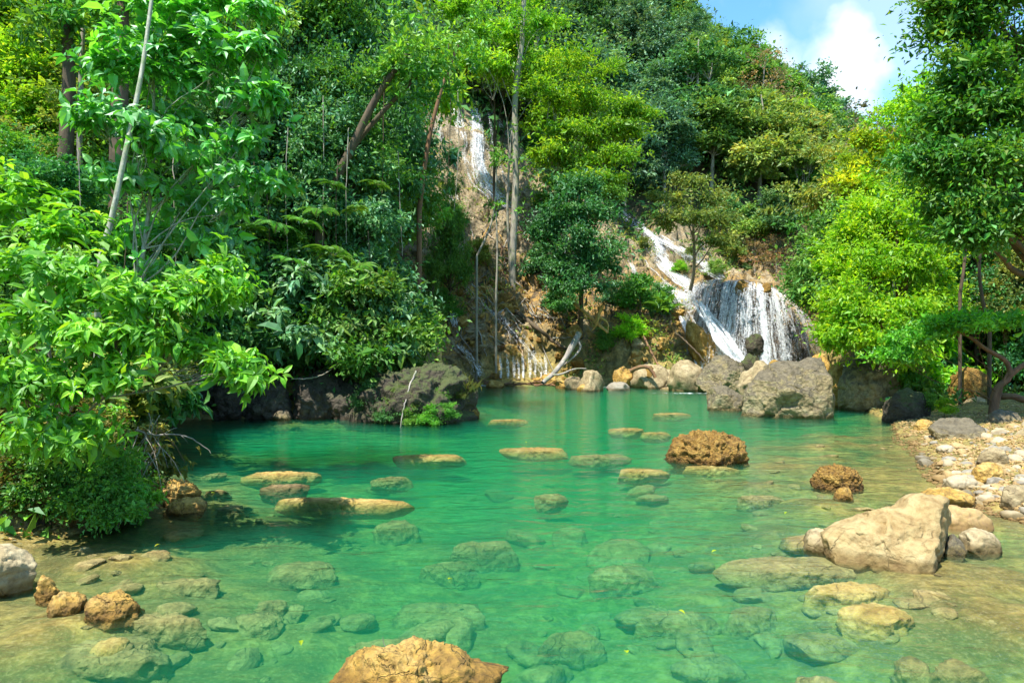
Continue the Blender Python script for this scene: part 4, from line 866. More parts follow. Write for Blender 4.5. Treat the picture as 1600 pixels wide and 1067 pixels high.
def surf_hit(px, py):
    h_, n_ = hit(px, py); return h_

# far ridge and mountain: individual crowns
RIDGE = [(905, -30), (950, -30), (1000, -35), (1050, -12), (1080, 2), (1100, 28), (1130, 42), (1160, 52), (1190, 72), (1215, 92), (1240, 105), (1262, 108), (1285, 140), (1310, 165), (1335, 185), (1370, 190), (1405, 170), (1440, 185), (1480, 200), (1530, 205), (1590, 215)]
def skyline(px): return np.interp(px, [a for a, b in RIDGE], [b for a, b in RIDGE])
spots = []
for yy in np.arange(62, 152, 4.6):
    for xx in np.arange(-14, 118, 4.8 + (yy - 60) * 0.012):
        spots.append((xx + rt.uniform(-1.8, 1.8), yy + rt.uniform(-1.9, 1.9)))
nh = 0; HK = ['hill'] * 8 + ['hilldark'] * 5 + ['hillblue'] * 4 + ['mid'] * 2 + ['olive'] * 3 + ['yellowgreen'] * 1
for (xx, yy) in spots:
    zz = gz(xx, yy); px = 800 + xx / yy * F
    if px < 660 or px > 1630: continue
    h_ = rt.uniform(7.0, 12.5)
    py_t = 533.5 - (zz + h_ - CAMH) / yy * F; py_b = 533.5 - (zz - CAMH) / yy * F
    if py_t > 470 or py_b < -60: continue
    lim = skyline(px) if px > 905 else -200
    if py_t < lim:
        h_ = zz * 0 + (CAMH - (lim + rt.uniform(-4, 14) - 533.5) / F * yy) - zz
        if h_ < 3.5: continue
    # the slopes around the falls stay open
    if 1040 < px < 1275 and yy < 66 and py_b > 395: continue
    # only crowns that show: skip those well behind a nearer spur
    r = BV.ray_cast(Vector((0, 0, CAMH)), (Vector((xx, yy, zz + h_ * 0.9)) - Vector((0, 0, CAMH))).normalized(), yy * 0.96)
    if r[0] is not None: continue
    px_ = px; where = ('above the upper stream' if px_ < 790 else 'behind the tall pale trunk' if px_ < 870 else 'behind the bright layered tree' if px_ < 960 else 'over the dark gap' if px_ < 1040 else 'above the slim tree' if px_ < 1110 else 'above the widest waterfall' if px_ < 1190 else 'above the pale valley trunks' if px_ < 1270 else 'behind the yellowing tree' if px_ < 1390 else 'behind the large dark tree')
    band = ('on the skyline' if py_t < lim + 22 else 'high on the slope' if py_t < 90 else 'upper middle of the slope' if py_t < 170 else 'middle of the slope' if py_t < 250 else 'low on the slope' if py_t < 330 else 'at the foot of the slope')
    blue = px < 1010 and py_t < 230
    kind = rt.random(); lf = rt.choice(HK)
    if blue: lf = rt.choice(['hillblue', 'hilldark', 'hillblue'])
    if kind < 0.04 and not blue:
        place(rt.choice(BARE), 'leafless grey mountain tree %s, %s' % (band, where), 'tree', xx, yy, h_ * 1.05, group='bare trees on the mountainside', rng=rt, name='bare_tree')
    else:
        place(rt.choice(HL), {'hill': 'mid green crown', 'hilldark': 'dark green crown', 'hillblue': 'bluish green crown', 'mid': 'fresh green crown', 'olive': 'olive crown', 'yellowgreen': 'yellow green crown'}[lf] + ' on the mountain, %s, %s' % (band, where), 'tree', xx, yy, h_, leaf=lf, group='trees on the far mountainside', sx=rt.uniform(1.0, 1.35), rng=rt, name='hillside_tree')
    nh += 1
print('hill trees', nh)

# named trees on and around the cliff
place_px(PALE[0], 'tree with a long pale trunk in the dark valley beside the widest waterfall', 'tree', 1232, 210, 64, leaf='hilldark', rng=rt)
place_px(PALE[1], 'second pale trunked tree in the valley just left of the bright lime tree', 'tree', 1262, 235, 62, leaf='hill', rng=rt)
place_px(PALE[1], 'slim pale stemmed tree inside the dark gap of the mountainside', 'tree', 1010, 170, 72, leaf='olive', rng=rt)
place_px(HL[1], 'small light crowned tree standing in the dark gap of the mountainside', 'tree', 1060, 215, 70, leaf='olive', rng=rt, name='hillside_tree')

# the tall pale trunk
tb = hit(802, 445)[0]; dT = tb[1]
def PT(px, py, dd=0): return P(px, py, dT + dd)
custom_tree('tall_tree', 'tall tree with a bare pale trunk and thin yellow green layered crown on the cliff', 'tree', tb, PT(818, -60),
    [(770, 60, 60, 20, dT), (850, 40, 55, 22, dT), (820, -10, 70, 25, dT), (760, 105, 45, 14, dT - 1), (870, 100, 45, 16, dT + 1), (720, 20, 40, 18, dT)], 12, 0.9, 130, 0.24, 'yellowgreen', BARK_PALE, 0.10, 501, flat=0.25,
    extra=[(smooth_path([tb - [0, 0, 1], PT(801, 400), PT(806, 280), PT(805, 150), PT(816, 60), PT(820, -60)], 30), np.linspace(0.27, 0.14, 30))], limb=0.5)
custom_tree('layered_tree', 'bright yellow green tree with flat leaf layers right of the tall pale trunk', 'tree', hit(880, 400)[0], P(910, 140, 44),
    [(900, 110, 60, 26, 43), (860, 160, 55, 24, 42), (930, 165, 55, 24, 43), (960, 210, 45, 20, 43), (900, 215, 60, 22, 42), (950, 255, 50, 16, 42), (860, 245, 40, 16, 42), (985, 180, 28, 16, 43), (930, 285, 45, 14, 41)], 13, 1.0, 150, 0.25, 'yellowgreen', BARK_PALE, 0.13, 502, flat=0.28)
custom_tree('layered_tree', 'yellow green tree arching over the upper stream left of the tall pale trunk', 'tree', hit(775, 330)[0], P(770, 120, 46),
    [(745, 110, 45, 22, 47), (790, 120, 40, 22, 46), (830, 130, 45, 22, 45), (760, 75, 45, 18, 47), (720, 90, 30, 16, 47), (800, 80, 40, 16, 46), (850, 190, 36, 16, 45)], 12, 1.0, 130, 0.26, 'yellowgreen', BARK_DARK, 0.12, 503, flat=0.3)
custom_tree('dark_tree', 'dense dark green tree with hanging branches in the middle of the cliff', 'tree', hit(905, 520)[0], P(905, 300, 37.5),
    [(905, 305, 34, 22, 37), (880, 345, 40, 26, 36.5), (930, 345, 42, 26, 37), (905, 390, 55, 26, 36), (870, 420, 38, 20, 36), (935, 420, 30, 22, 36.5), (900, 450, 42, 16, 35.7), (850, 370, 22, 18, 37)], 15, 0.62, 200, 0.19, 'deep', BARK_DARK, 0.16, 504, flat=0.5)
custom_tree('slim_tree', 'slim pale stemmed tree with an open drooping crown above the chute', 'tree', hit(1070, 470)[0] , P(1082, 290, 46),
    [(1080, 290, 30, 14, 46), (1050, 315, 34, 14, 45.5), (1110, 315, 36, 14, 46), (1040, 350, 34, 14, 45.5), (1085, 345, 34, 16, 45), (1128, 350, 30, 14, 46), (1120, 378, 26, 10, 45)], 12, 0.75, 90, 0.22, 'olive', BARK_PALE, 0.17, 505, flat=0.35)
for i, (px, py, d_, lf, lab, hh) in enumerate([(700, 330, 40, 'mid', 'green tree leaning over the left edge of the bare slope', 0), (675, 455, 36, 'mid', 'drooping green tree above the golden log', 0)]):
    place_px(B1[i], lab, 'tree', px, py - 60, d_, leaf=lf, rng=rt, sx=0.5)
CSH = [(845, 455, 'deep', 1.9, 'dark bush hanging over the leaning grey logs'), (872, 492, 'deep', 1.7, 'dark bush just above the fallen log end'), (1000, 468, 'mid', 1.2, 'light green bush at the foot of the dark green tree'), (965, 478, 'cool', 1.5, 'bluish green bush right of the dark green tree'),
 (1030, 500, 'deep', 2.4, 'dark broad leaved bush over the lattice cascade'), (1000, 490, 'mid', 2.2, 'green bush left of the broad leaved bush'), (985, 535, 'lime', 1.4, 'lime green bush on the orange ledge'), (945, 545, 'mid', 1.3, 'small green bush hanging in front of the orange ledge'),
 (1004, 392, 'olive', 1.1, 'mossy bush between the two arms of the rapids'), (1078, 400, 'olive', 0.9, 'bush beside the slim tree stem'), (1120, 435, 'hill', 1.3, 'bush on the lip left of the widest waterfall'), (1062, 424, 'yellowgreen', 0.9, 'bright moss like bush below the rapids'),
 (690, 500, 'mid', 1.7, 'green bush left of the white spout'), (650, 545, 'olive', 1.3, 'straw green bush behind the mossy outcrop'), (840, 250, 'mid', 2.4, 'green bush behind the tall pale trunk'), (715, 360, 'mid', 1.6, 'bush at the left end of the upper stream'),
 (900, 300, 'hill', 2.6, 'greyish bush high above the dark green tree'), (950, 320, 'mid', 2.6, 'green bush beside the upper orange scar'), (870, 330, 'mid', 2.3, 'green bush right of the tall pale trunk'), (1140, 405, 'olive', 2.2, 'olive bush on the shelf above the widest waterfall'), (1180, 415, 'dry', 2.2, 'dry brownish thicket above the widest waterfall'),
 (1215, 420, 'dry', 2.4, 'second dry thicket above the right half of the waterfall'), (1258, 436, 'hill', 1.8, 'green bush at the right shoulder of the waterfall'), (1288, 480, 'hilldark', 2.2, 'dark bush touching the right edge of the waterfall'), (1290, 440, 'mid', 3.2, 'green bush between the waterfall and the lime tree'),
 (1165, 380, 'hill', 3.2, 'dense green shrub above the dry thicket'), (1205, 370, 'hilldark', 3.4, 'dark shrub under the pale trunked trees'), (1130, 360, 'hilldark', 3.0, 'dark shrub behind the slim tree crown'), (745, 415, 'olive', 1.6, 'sparse bush on the bare slope near the stream'), (640, 500, 'mid', 2.0, 'green bush at the left end of the bare slope')]
for i, (px, py, lf, hh, lab) in enumerate(CSH):
    h_ = hit(px, py)[0]
    if h_ is None: continue
    place((DRYS if lf == 'dry' else SHR)[i % (2 if lf == 'dry' else 4)], lab, 'bush', h_[0], h_[1], hh * 1.25, leaf=lf, sx=1.15, rng=rt, name='bush', zoff=-0.3)

# left forest: rows of trees on the steep bank
LT = []
for i, (px, d_, top, k, lf) in enumerate([
  (300, 24.5, 60, 0, 'deep'), (380, 24, 130, 1, 'cool'), (450, 24.2, 40, 2, 'deep'), (520, 24.5, 110, 3, 'cool'), (590, 25, 60, 4, 'mid'), (650, 27, 20, 0, 'deep'), (560, 26.5, -60, 1, 'mid'), (480, 27, -80, 2, 'cool'),
  (400, 28, -90, 3, 'deep'), (330, 27, -60, 4, 'mid'), (590, 31, -30, 1, 'mid'), (640, 31, 120, 2, 'mid'), (260, 27, -90, 1, 'mid'), (600, 30, -90, 3, 'cool'), (530, 31, -140, 0, 'yellowgreen'),
  (230, 22, 150, 3, 'mid'), (160, 24, 60, 0, 'olive'), (90, 25, -40, 2, 'yellowgreen'), (30, 23, 40, 4, 'yellowgreen'), (-30, 24, -60, 1, 'yellowgreen'), (120, 29, -120, 3, 'yellowgreen'), (50, 31, -160, 0, 'lime'), (200, 31, -160, 2, 'yellowgreen'),
  (10, 18, 260, 3, 'mid'), (90, 17, 330, 1, 'deep'), (170, 18, 320, 2, 'mid'), (240, 19.5, 290, 4, 'deep'), (-60, 19, 130, 2, 'olive'), (300, 33, -190, 4, 'yellowgreen'), (420, 35, -220, 1, 'lime'), (640, 37, 60, 4, 'mid'), (560, 38, -240, 2, 'yellowgreen'),
  (640, 29, 300, 3, 'mid'), (610, 26, 280, 0, 'mid'), (540, 24, 300, 4, 'deep'), (470, 23.5, 320, 2, 'mid'), (400, 23.3, 300, 0, 'deep'), (330, 23.3, 330, 1, 'cool')]):
    if px > 540 and top > -120: px -= 70 if d_ < 30 else 40
    w = {'deep': 'deep green', 'cool': 'cool dark green', 'mid': 'mid green', 'yellowgreen': 'sunlit yellow green', 'lime': 'lime green', 'olive': 'olive green'}[lf]
    side = ('at the left picture edge' if px < 60 else 'left of the sapling stem' if px < 140 else 'behind the sapling stem' if px < 260 else 'over the inner cove corner' if px < 350 else 'over the cove centre' if px < 430 else 'behind the leaning dark trunk' if px < 500 else 'above the mossy outcrop' if px < 560 else 'beside the left cliff edge') + (', front row' if d_ < 24.2 else ', middle row' if d_ < 28 else ', back row')
    hgt = 'tall' if top < 0 else 'low' if top > 200 else 'middle sized'
    x_ = (px - 800) / F * d_; zt = CAMH - (top - 533.5) / F * d_; zb = gz(x_, d_)
    place(B1[k], '%s %s forest tree %s' % (hgt, w, side), 'tree', x_, d_, max(5.0, zt - zb), leaf=lf, group='trees of the left forest', sx=(1.0 if zt - zb > 10 else 1.25) * (0.8 if px > 440 else 1.0), rng=rt, name='forest_tree')
def near_cove(px, d_, i):
    a_ = ('at the inner cove corner' if px < 300 else 'left of the cove centre' if px < 370 else 'over the cove centre' if px < 440 else 'right of the cove centre' if px < 510 else 'next to the mossy outcrop' if px < 560 else 'behind the mossy outcrop')
    return a_ + (', lowest row' if d_ < 22.6 else ', middle row' if d_ < 23.5 else ', upper row')
# foliage hanging over the cove
for i in range(46):
    px = rt.uniform(235, 610); d_ = rt.uniform(21.8, 24.5); x_ = (px - 800) / F * d_
    if sdist(np.array([x_]), np.array([d_]))[0] > 0.2: d_ = 23.2; x_ = (px - 800) / F * d_
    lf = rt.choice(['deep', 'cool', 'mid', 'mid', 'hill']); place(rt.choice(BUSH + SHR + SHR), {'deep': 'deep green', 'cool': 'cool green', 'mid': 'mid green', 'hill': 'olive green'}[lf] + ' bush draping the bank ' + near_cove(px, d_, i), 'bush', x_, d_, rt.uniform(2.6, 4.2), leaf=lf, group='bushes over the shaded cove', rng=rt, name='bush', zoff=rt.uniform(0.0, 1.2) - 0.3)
for i in range(34):
    px = rt.uniform(-40, 300); d_ = rt.uniform(13, 21); x_ = (px - 800) / F * d_
    if sdist(np.array([x_]), np.array([d_]))[0] > -0.4: continue
    lf = rt.choice(['deep', 'mid', 'olive', 'mid']); place(rt.choice(BUSH + SHR), {'deep': 'deep green', 'olive': 'olive', 'mid': 'mid green'}[lf] + ' understorey bush, ' + ('at the left picture edge' if px < 40 else 'left of the sapling stem' if px < 140 else 'around the sapling stem' if px < 200 else 'right of the sapling stem') + (', near row' if d_ < 16 else ', back row'), 'bush', x_, d_, rt.uniform(1.8, 3.2), leaf=lf, group='bushes of the left understorey', rng=rt, name='bush')
# leaning dark trunks of the left forest
for i, (pts, d_, r_, bk, lab) in enumerate([
  ([(500, 330), (545, 240), (590, 150), (640, 80)], 23.0, 0.16, BARK_DARK, 'tree with a dark trunk leaning right across the left forest'), ([(470, 400), (520, 300), (560, 220), (650, 120)], 23.4, 0.12, BARK_DARK, 'tree with a thinner dark trunk parallel to the leaning one'),
  ([(98, 360), (102, 250), (108, 120), (100, 0)], 20, 0.22, BARK_DARK, 'tree with a dark upright trunk in the yellow green backdrop at left'), ([(186, 340), (186, 200), (190, 90), (192, 0)], 19, 0.24, BARK_DARK, 'tree with a thick dark upright trunk behind the sapling stem'),
  ([(120, 420), (124, 300), (126, 150), (130, 40)], 21, 0.10, BARK_PALE, 'tree with a thin pale upright stem near the dark upright trunk'), ([(375, 330), (385, 240), (380, 120), (372, 20)], 24, 0.12, BARK_DARK, 'tree with a upright trunk in the cool dark foliage'),
  ([(655, 330), (668, 230), (690, 140), (720, 60)], 28, 0.10, BARK_RED, 'tree with a thin reddish trunk near the upper stream'), ([(745, 400), (770, 340), (776, 250)], 38.5, 0.06, BARK_PALE, 'tree with a short pale stem on the bare slope'),
  ([(775, 460), (777, 400), (775, 330)], 38.2, 0.06, BARK_PALE, 'tree with a thin upright pale stem left of the tall trunk foot'), ([(420, 480), (417, 400), (424, 300)], 22.4, 0.04, BARK_PALE, 'tree with a thin pale stem in front of the cove foliage'),
  ([(1500, 460), (1508, 380), (1490, 300)], 22, 0.05, BARK_DARK, 'tree with a slim dark trunk in the shade at right'), ([(1546, 520), (1530, 420), (1545, 300)], 21, 0.055, BARK_DARK, 'tree with a dark upright trunk behind the curved tree')]):
    pp = smooth_path([P(a, b_, d_) for a, b_ in pts], 18); zb = gz(pp[0][0], pp[0][1]); pp = np.concatenate([[[pp[0][0], pp[0][1], min(zb, pp[0][2]) - 0.3]], pp])
    v, f = tubes([(pp, np.linspace(r_ * 1.15, r_ * 0.6, len(pp)))], 8); e = empty('thin_tree', pp[0]); tag(e, lab, 'tree'); obj('trunk', mesh_np('trunk', v - pp[0], f, [bk], None, True), e)
    rg_ = np.random.default_rng(600 + i); nc = 16 if i < 6 else 5; C_ = pp[-1] - pp[0] + rg_.normal(0, 1, (nc, 3)) * np.array([0.9, 0.9, 0.5]) * (1 if i < 6 else 0.5); obj('crown', crown_mesh('crown', C_, np.full((nc, 3), 0.45 if i < 6 else 0.3), 90 if i < 6 else 35, 0.2, 0.45, rg_, LEAF['mid']), e)

# big dark tree on the right
bx = P(1650, 560, 17.0); bz = gz(bx[0], bx[1])
custom_tree('large_tree', 'large dark crowned tree towering over the right bank', 'tree', (bx[0], bx[1], bz), P(1580, 40, 17),
    [(1560, 20, 70, 40, 17), (1500, 60, 45, 40, 17), (1600, 90, 70, 45, 17), (1520, 130, 55, 40, 16.6), (1560, 190, 75, 40, 16.5), (1495, 205, 50, 36, 16.8), (1470, 270, 42, 30, 16.5), (1540, 270, 65, 40, 16.2), (1610, 260, 60, 60, 16.5),
     (1500, 330, 50, 30, 16.4), (1580, 350, 60, 40, 16.4), (1560, -40, 80, 40, 17), (1480, 10, 30, 22, 17), (1640, 180, 60, 80, 17), (1520, 375, 30, 18, 16.2)], 17, 0.46, 230, 0.145, 'canopy', BARK_DARK, 0.24, 511, flat=0.7, br=0.3, hue=0.35)
cb_ = P(1420, 560, 24.5); 
custom_tree('lime_tree', 'bright lime green spreading tree over the boulders on the right', 'tree', (cb_[0], cb_[1], gz(cb_[0], cb_[1])), P(1400, 330, 24.5),
    [(1370, 345, 50, 34, 25), (1330, 380, 40, 34, 25), (1410, 380, 40, 34, 25), (1315, 430, 42, 38, 24.5), (1360, 425, 55, 40, 24), (1420, 430, 45, 40, 24), (1312, 490, 30, 34, 24), (1345, 490, 50, 36, 23.5), (1405, 500, 50, 36, 23), (1310, 525, 24, 20, 23.5), (1340, 535, 40, 16, 23), (1410, 555, 34, 20, 22.6), (1460, 480, 40, 36, 24), (1440, 350, 34, 34, 26), (1470, 410, 30, 30, 25)],
    24, 0.42, 150, 0.15, 'lime', BARK_RED, 0.13, 512, flat=0.8, br=0.28)
custom_tree('yellow_tree', 'tree with yellowing leaves behind the lime green tree', 'tree', (P(1370, 500, 36)[0], 36, gz(P(1370, 500, 36)[0], 36)), P(1365, 260, 36),
    [(1345, 262, 40, 16, 36), (1385, 240, 34, 16, 36), (1330, 290, 34, 14, 35.5), (1375, 300, 40, 16, 35.5), (1350, 225, 24, 12, 36), (1410, 275, 30, 16, 36)], 13, 0.62, 110, 0.2, 'yellow', BARK_PALE, 0.14, 513, flat=0.5, hue=0.2)
for i, (px, top, d_, pr, lf, lab) in enumerate([
  (1345, 190, 46, AIRY[0], 'olive', 'olive tree behind the yellowing tree'), (1400, 165, 52, BARE[0], 'brown', 'brownish almost leafless tree on the right skyline'), (1365, 155, 58, BARE[1], 'brown', 'second brownish tree left of the leafless skyline tree'), (1420, 215, 44, BARE[2], 'brown', 'tangled grey twiggy tree beside the large dark tree'),
  (1455, 120, 34, B1[1], 'yellowgreen', 'yellow green tree top peeping left of the large dark tree'), (1440, 240, 32, B1[3], 'mid', 'green tree between the yellowing and the large dark trees'), (1335, 250, 42, B1[0], 'hill', 'green tree on the left shoulder of the lime tree'), (1480, 330, 27, B1[2], 'mid', 'shaded green tree under the large dark crown'),
  (1530, 330, 25, B1[4], 'deep', 'deep green tree behind the dark upright trunk'), (1600, 320, 24, B1[0], 'olive', 'olive tree at the right edge behind the large tree'), (1400, 300, 31, AIRY[1], 'yellowgreen', 'yellow green tree just above the lime tree'), (1560, 250, 34, B1[3], 'yellowgreen', 'yellow green tree seen through gaps of the large crown'), (1640, 200, 30, B1[1], 'mid', 'green tree at the far right edge')]):
    place_px(pr, lab, 'tree', px, top, d_, leaf=lf, rng=rt, name='tree')
for i in range(30):
    px = rt.uniform(1380, 1640); d_ = rt.uniform(20.5, 30); x_ = (px - 800) / F * d_
    if sdist(np.array([x_]), np.array([d_]))[0] > -1.2: continue
    if px > 1440 and d_ < 22.5: continue
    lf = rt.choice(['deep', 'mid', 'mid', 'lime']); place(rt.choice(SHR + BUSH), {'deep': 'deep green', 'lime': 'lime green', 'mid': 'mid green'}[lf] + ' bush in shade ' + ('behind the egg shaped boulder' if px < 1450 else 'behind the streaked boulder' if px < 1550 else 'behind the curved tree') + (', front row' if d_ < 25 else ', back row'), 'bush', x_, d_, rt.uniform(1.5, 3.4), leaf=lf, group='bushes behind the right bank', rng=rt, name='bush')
# curved tree on the right bank
q = G(1549, 646, 0.35); qd = q[1]
def PQ(px, py, dd=0): return P(px, py, qd + dd)
q = np.array([q[0], q[1], gz(q[0], q[1])])
custom_tree('curved_tree', 'small tree with a reddish curved forked trunk on the right bank', 'tree', q, PQ(1575, 580),
    [(1470, 515, 40, 16, qd), (1520, 508, 45, 16, qd - 0.3), (1570, 512, 45, 16, qd), (1430, 535, 34, 16, qd), (1400, 560, 28, 16, qd)], 18, 0.26, 100, 0.13, 'bright', BARK_RED, 0.08, 514, flat=0.35,
    extra=[(smooth_path([q - [0, 0, .2], PQ(1556, 610), PQ(1576, 590), PQ(1572, 565), PQ(1540, 545), PQ(1512, 525), PQ(1460, 500)], 24), np.linspace(0.11, 0.03, 24)), (smooth_path([PQ(1576, 588), PQ(1592, 575), PQ(1615, 560)], 8), np.linspace(0.09, 0.06, 8))], limb=0.2)

# ------------------------------------------------------------------ left foreground bush and sapling
db = 8.4
custom_tree('leafy_bush', 'large bright green leafy bush overhanging the water at the left edge', 'bush', (-6.3, 9.3, gz(-6.3, 9.3)), P(70, 420, 8.8),
    [(30, 330, 60, 45, 8.9), (95, 375, 60, 40, 8.6), (20, 430, 60, 55, 8.2), (110, 450, 65, 40, 8.2), (180, 470, 60, 32, 8.2), (245, 480, 50, 28, 8.3), (305, 475, 44, 22, 8.5), (355, 462, 34, 24, 8.9), (340, 430, 26, 16, 9.2),
     (60, 520, 70, 45, 8.0), (140, 535, 50, 26, 8.0), (215, 520, 26, 14, 8.1), (355, 572, 26, 9, 8.6), (388, 594, 14, 6, 8.5), (300, 545, 34, 10, 8.6), (30, 610, 60, 50, 7.7), (100, 610, 50, 30, 7.9), (180, 590, 26, 16, 8.0), (60, 700, 70, 45, 7.6), (120, 690, 34, 26, 7.9)],
    22, 0.21, 26, 0.14, 'bright', BARK_PALE, 0.05, 521, flat=0.6, asp=0.42, tpl=T_LEAF, ros=7, droop=0.35, dz=0.9, hue=0.22, br=0.3)
ds = 12.0
sb = P(150, 520, ds); sbz = gz(sb[0], sb[1])
custom_tree('sapling', 'slender sapling with speckled pale stem and tiered shiny leaves at upper left', 'tree', (sb[0], sb[1], sbz), P(237, 10, ds),
    [(230, 75, 70, 14, ds), (300, 60, 60, 18, ds), (360, 95, 50, 18, ds), (405, 85, 26, 16, ds), (175, 110, 50, 10, ds), (240, 120, 55, 12, ds), (330, 140, 55, 16, ds + .5), (400, 160, 40, 14, ds), (150, 185, 45, 9, ds - .4), (220, 200, 40, 9, ds - .6), (300, 200, 55, 18, ds + .6), (375, 230, 40, 22, ds), (420, 150, 26, 8, ds),
     (240, 215, 36, 12, ds - .5), (320, 260, 60, 18, ds + .4), (400, 285, 34, 12, ds), (180, 280, 30, 8, ds - .3), (290, 320, 60, 20, ds + .6), (370, 330, 34, 16, ds + .3), (250, 370, 60, 20, ds + .8), (340, 385, 50, 20, ds + .6), (290, 430, 70, 16, ds + .8), (250, 20, 60, 18, ds), (330, 15, 60, 18, ds + .4), (400, 20, 30, 14, ds)],
    13, 0.32, 24, 0.185, 'sapling', BARK_MOTT, 0.06, 522, flat=0.45, asp=0.5, tpl=T_LEAF, ros=6, droop=0.3, hue=0.2,
    extra=[(smooth_path([(sb[0], sb[1], sbz - 0.3), P(155, 440, ds - 1.1), P(175, 340, ds - 1.1), P(200, 220, ds - 1), P(222, 110, ds - .8), P(237, 0, ds - .6)], 26), np.linspace(0.055, 0.03, 26))], limb=0.4)
# small plants on the near left bank
for i in range(46):
    px = rt.uniform(-20, 245); py = rt.uniform(655, 790); g = G(px, py, 0.35)
    if sdist(np.array([g[0]]), np.array([g[1]]))[0] > -0.05: g[0] -= 0.5
    lf = rt.choice(['bright', 'mid', 'mid', 'grass', 'mid']); place(rt.choice(BUSH + SHR), {'bright': 'bright green', 'mid': 'mid green', 'grass': 'straw green'}[lf] + ' low plant under the leafy bush, ' + ('at the picture edge' if px < 50 else 'above the shaded boulder' if px < 110 else 'above the grey stone' if px < 180 else 'at the bank tip') + (', by the water' if py > 745 else ', part way up' if py > 700 else ', up the bank'), 'plant', g[0], g[1], rt.uniform(0.55, 1.15), leaf=lf, group='low plants on the near left bank', rng=rt, name='low_plant')
#PART4
# ------------------------------------------------------------------ dead wood, roots, vines
def wood(name, lab, cat, pts, r0, r1, mat, jit=0.02, branches=(), group=None, seed=0, n=22, sides=8):
    rg_ = np.random.default_rng(seed); pts = [np.asarray(p_, float) for p_ in pts]
    Lw = sum(np.linalg.norm(b_ - a_) for a_, b_ in zip(pts[:-1], pts[1:])); n = int(np.clip(Lw / max(r0 * 2.2, 0.02), 7, n)); pp = smooth_path(pts, n, rg_, min(jit, r0 * 0.35)); c = pp[0].copy(); ps = [(pp - c, np.linspace(r0, r1, n) * np.exp(rg_.normal(0, 0.05, n)))]
    for (t_, vec, r_, m_) in branches:
        k = int(t_ * (n - 1)); v_ = np.array(vec, float); q = curve_pts(pp[k], pp[k] + v_, m_, 0.10, rg_); ps.append((q - c, np.linspace(r_, r_ * 0.3, m_)))
    v, f = tubes(ps, sides); return tag(obj(name, mesh_np(name, v, f, [mat], None, True), None, c), lab, cat, group)
def on(px, py, lift=0.15):
    h_ = hit(px, py)[0]; return h_ + norm(np.array([0, 0, CAMH]) - h_) * lift * 2 + np.array([0, 0, lift])
wood('fallen_log', 'thick grey fallen log leaning from the bare slope into the water', 'log', [P(905, 520, 36.6), P(888, 553, 36.2), P(868, 580, 35.6), P(848, 598, 35.0)], 0.17, 0.11, BARK_GREY, branches=[(0.2, (-0.9, 0.2, -1.6), 0.08, 10), (0.75, (1.7, -0.6, 0.35), 0.07, 10)], seed=1)
wood('fallen_log', 'dark straight log sliding down the bare slope to the grey log', 'log', [on(806, 490), on(840, 517), on(862, 535), on(884, 550)], 0.14, 0.09, BARK_DARK, seed=2)
wood('fallen_log', 'golden orange log standing in the stream behind the mossy outcrop', 'log', [P(693, 588, 27), P(686, 560, 27.4), P(680, 536, 28)], 0.16, 0.11, BARK_GOLD, seed=3)
wood('fallen_log', 'broken golden branch propped upright on the orange ledge', 'log', [P(930, 505, 37), P(936, 490, 36.8), P(942, 476, 36.6)], 0.13, 0.08, BARK_GOLD, branches=[(0.5, (0.5, 0, -0.9), 0.09, 6), (0.5, (-0.4, 0, -0.9), 0.08, 6)], seed=4)
wood('fallen_log', 'long golden brown log crossing behind the upright golden branch', 'log', [P(898, 474, 37.6), P(915, 489, 37.2), P(938, 508, 36.8), P(950, 520, 36.6)], 0.11, 0.07, BARK_GOLD, seed=5)
wood('fallen_log', 'thin reddish log leaning on the lattice cascade', 'log', [P(1005, 525, 38), P(1018, 550, 37), P(1030, 575, 36)], 0.07, 0.05, BARK_RED, seed=6)
wood('fallen_log', 'curved rusty log arched over the far shore rocks', 'log', [P(985, 580, 34.8), P(1000, 573, 34.6), P(1015, 575, 34.5), P(1024, 590, 34.4)], 0.12, 0.09, BARK_RED, seed=7)
wood('fallen_log', 'slim dark pole lying across the lattice cascade', 'log', [P(1056, 520, 44), P(1078, 540, 43.5), P(1102, 566, 43)], 0.07, 0.05, BARK_DARK, seed=8)
wood('fallen_log', 'brown log on the bank at the right picture edge', 'log', [P(1562, 618, 19.6), P(1585, 620, 19.4), P(1610, 626, 19.2)], 0.10, 0.09, BARK_RED, seed=10)
wood('driftwood', 'heap of red brown driftwood along the far waterline', 'driftwood', [P(742, 598, 37.4), P(780, 599, 37.0), P(820, 600, 36.8), P(870, 602, 36.2)], 0.07, 0.04, BARK_RED, 0.08, branches=[(a, (random.Random(k).uniform(-1.5, 1.5), random.Random(k + 9).uniform(-.3, .3), random.Random(k + 5).uniform(0.0, 0.25)), 0.04, 8) for k, a in enumerate(np.linspace(0.05, 0.95, 22))], seed=11, n=40)
wood('dead_branch', 'pale dead branch reaching over the water from the left bank', 'branch', [P(212, 672, 9.6), P(245, 680, 9.8), P(275, 678, 10), P(305, 688, 10.2), P(329, 708, 10.3)], 0.018, 0.006, BARK_GREY, 0.008, branches=[(0.3, (-0.1, 0, -0.35), 0.01, 6), (0.6, (0.1, 0, -0.12), 0.006, 5), (0.35, (0.2, 0, 0.1), 0.008, 5)], seed=12, sides=5)
wood('dead_branch', 'white thin branch dipping into the water before the mossy outcrop', 'branch', [P(650, 580, 20.3), P(641, 600, 20.0), P(634, 625, 19.8), P(629, 645, 19.7), P(625, 668, 19.6)], 0.03, 0.015, BARK_GREY, 0.02, branches=[(0.3, (0.5, 0, -0.4), 0.012, 6)], seed=13, sides=5)
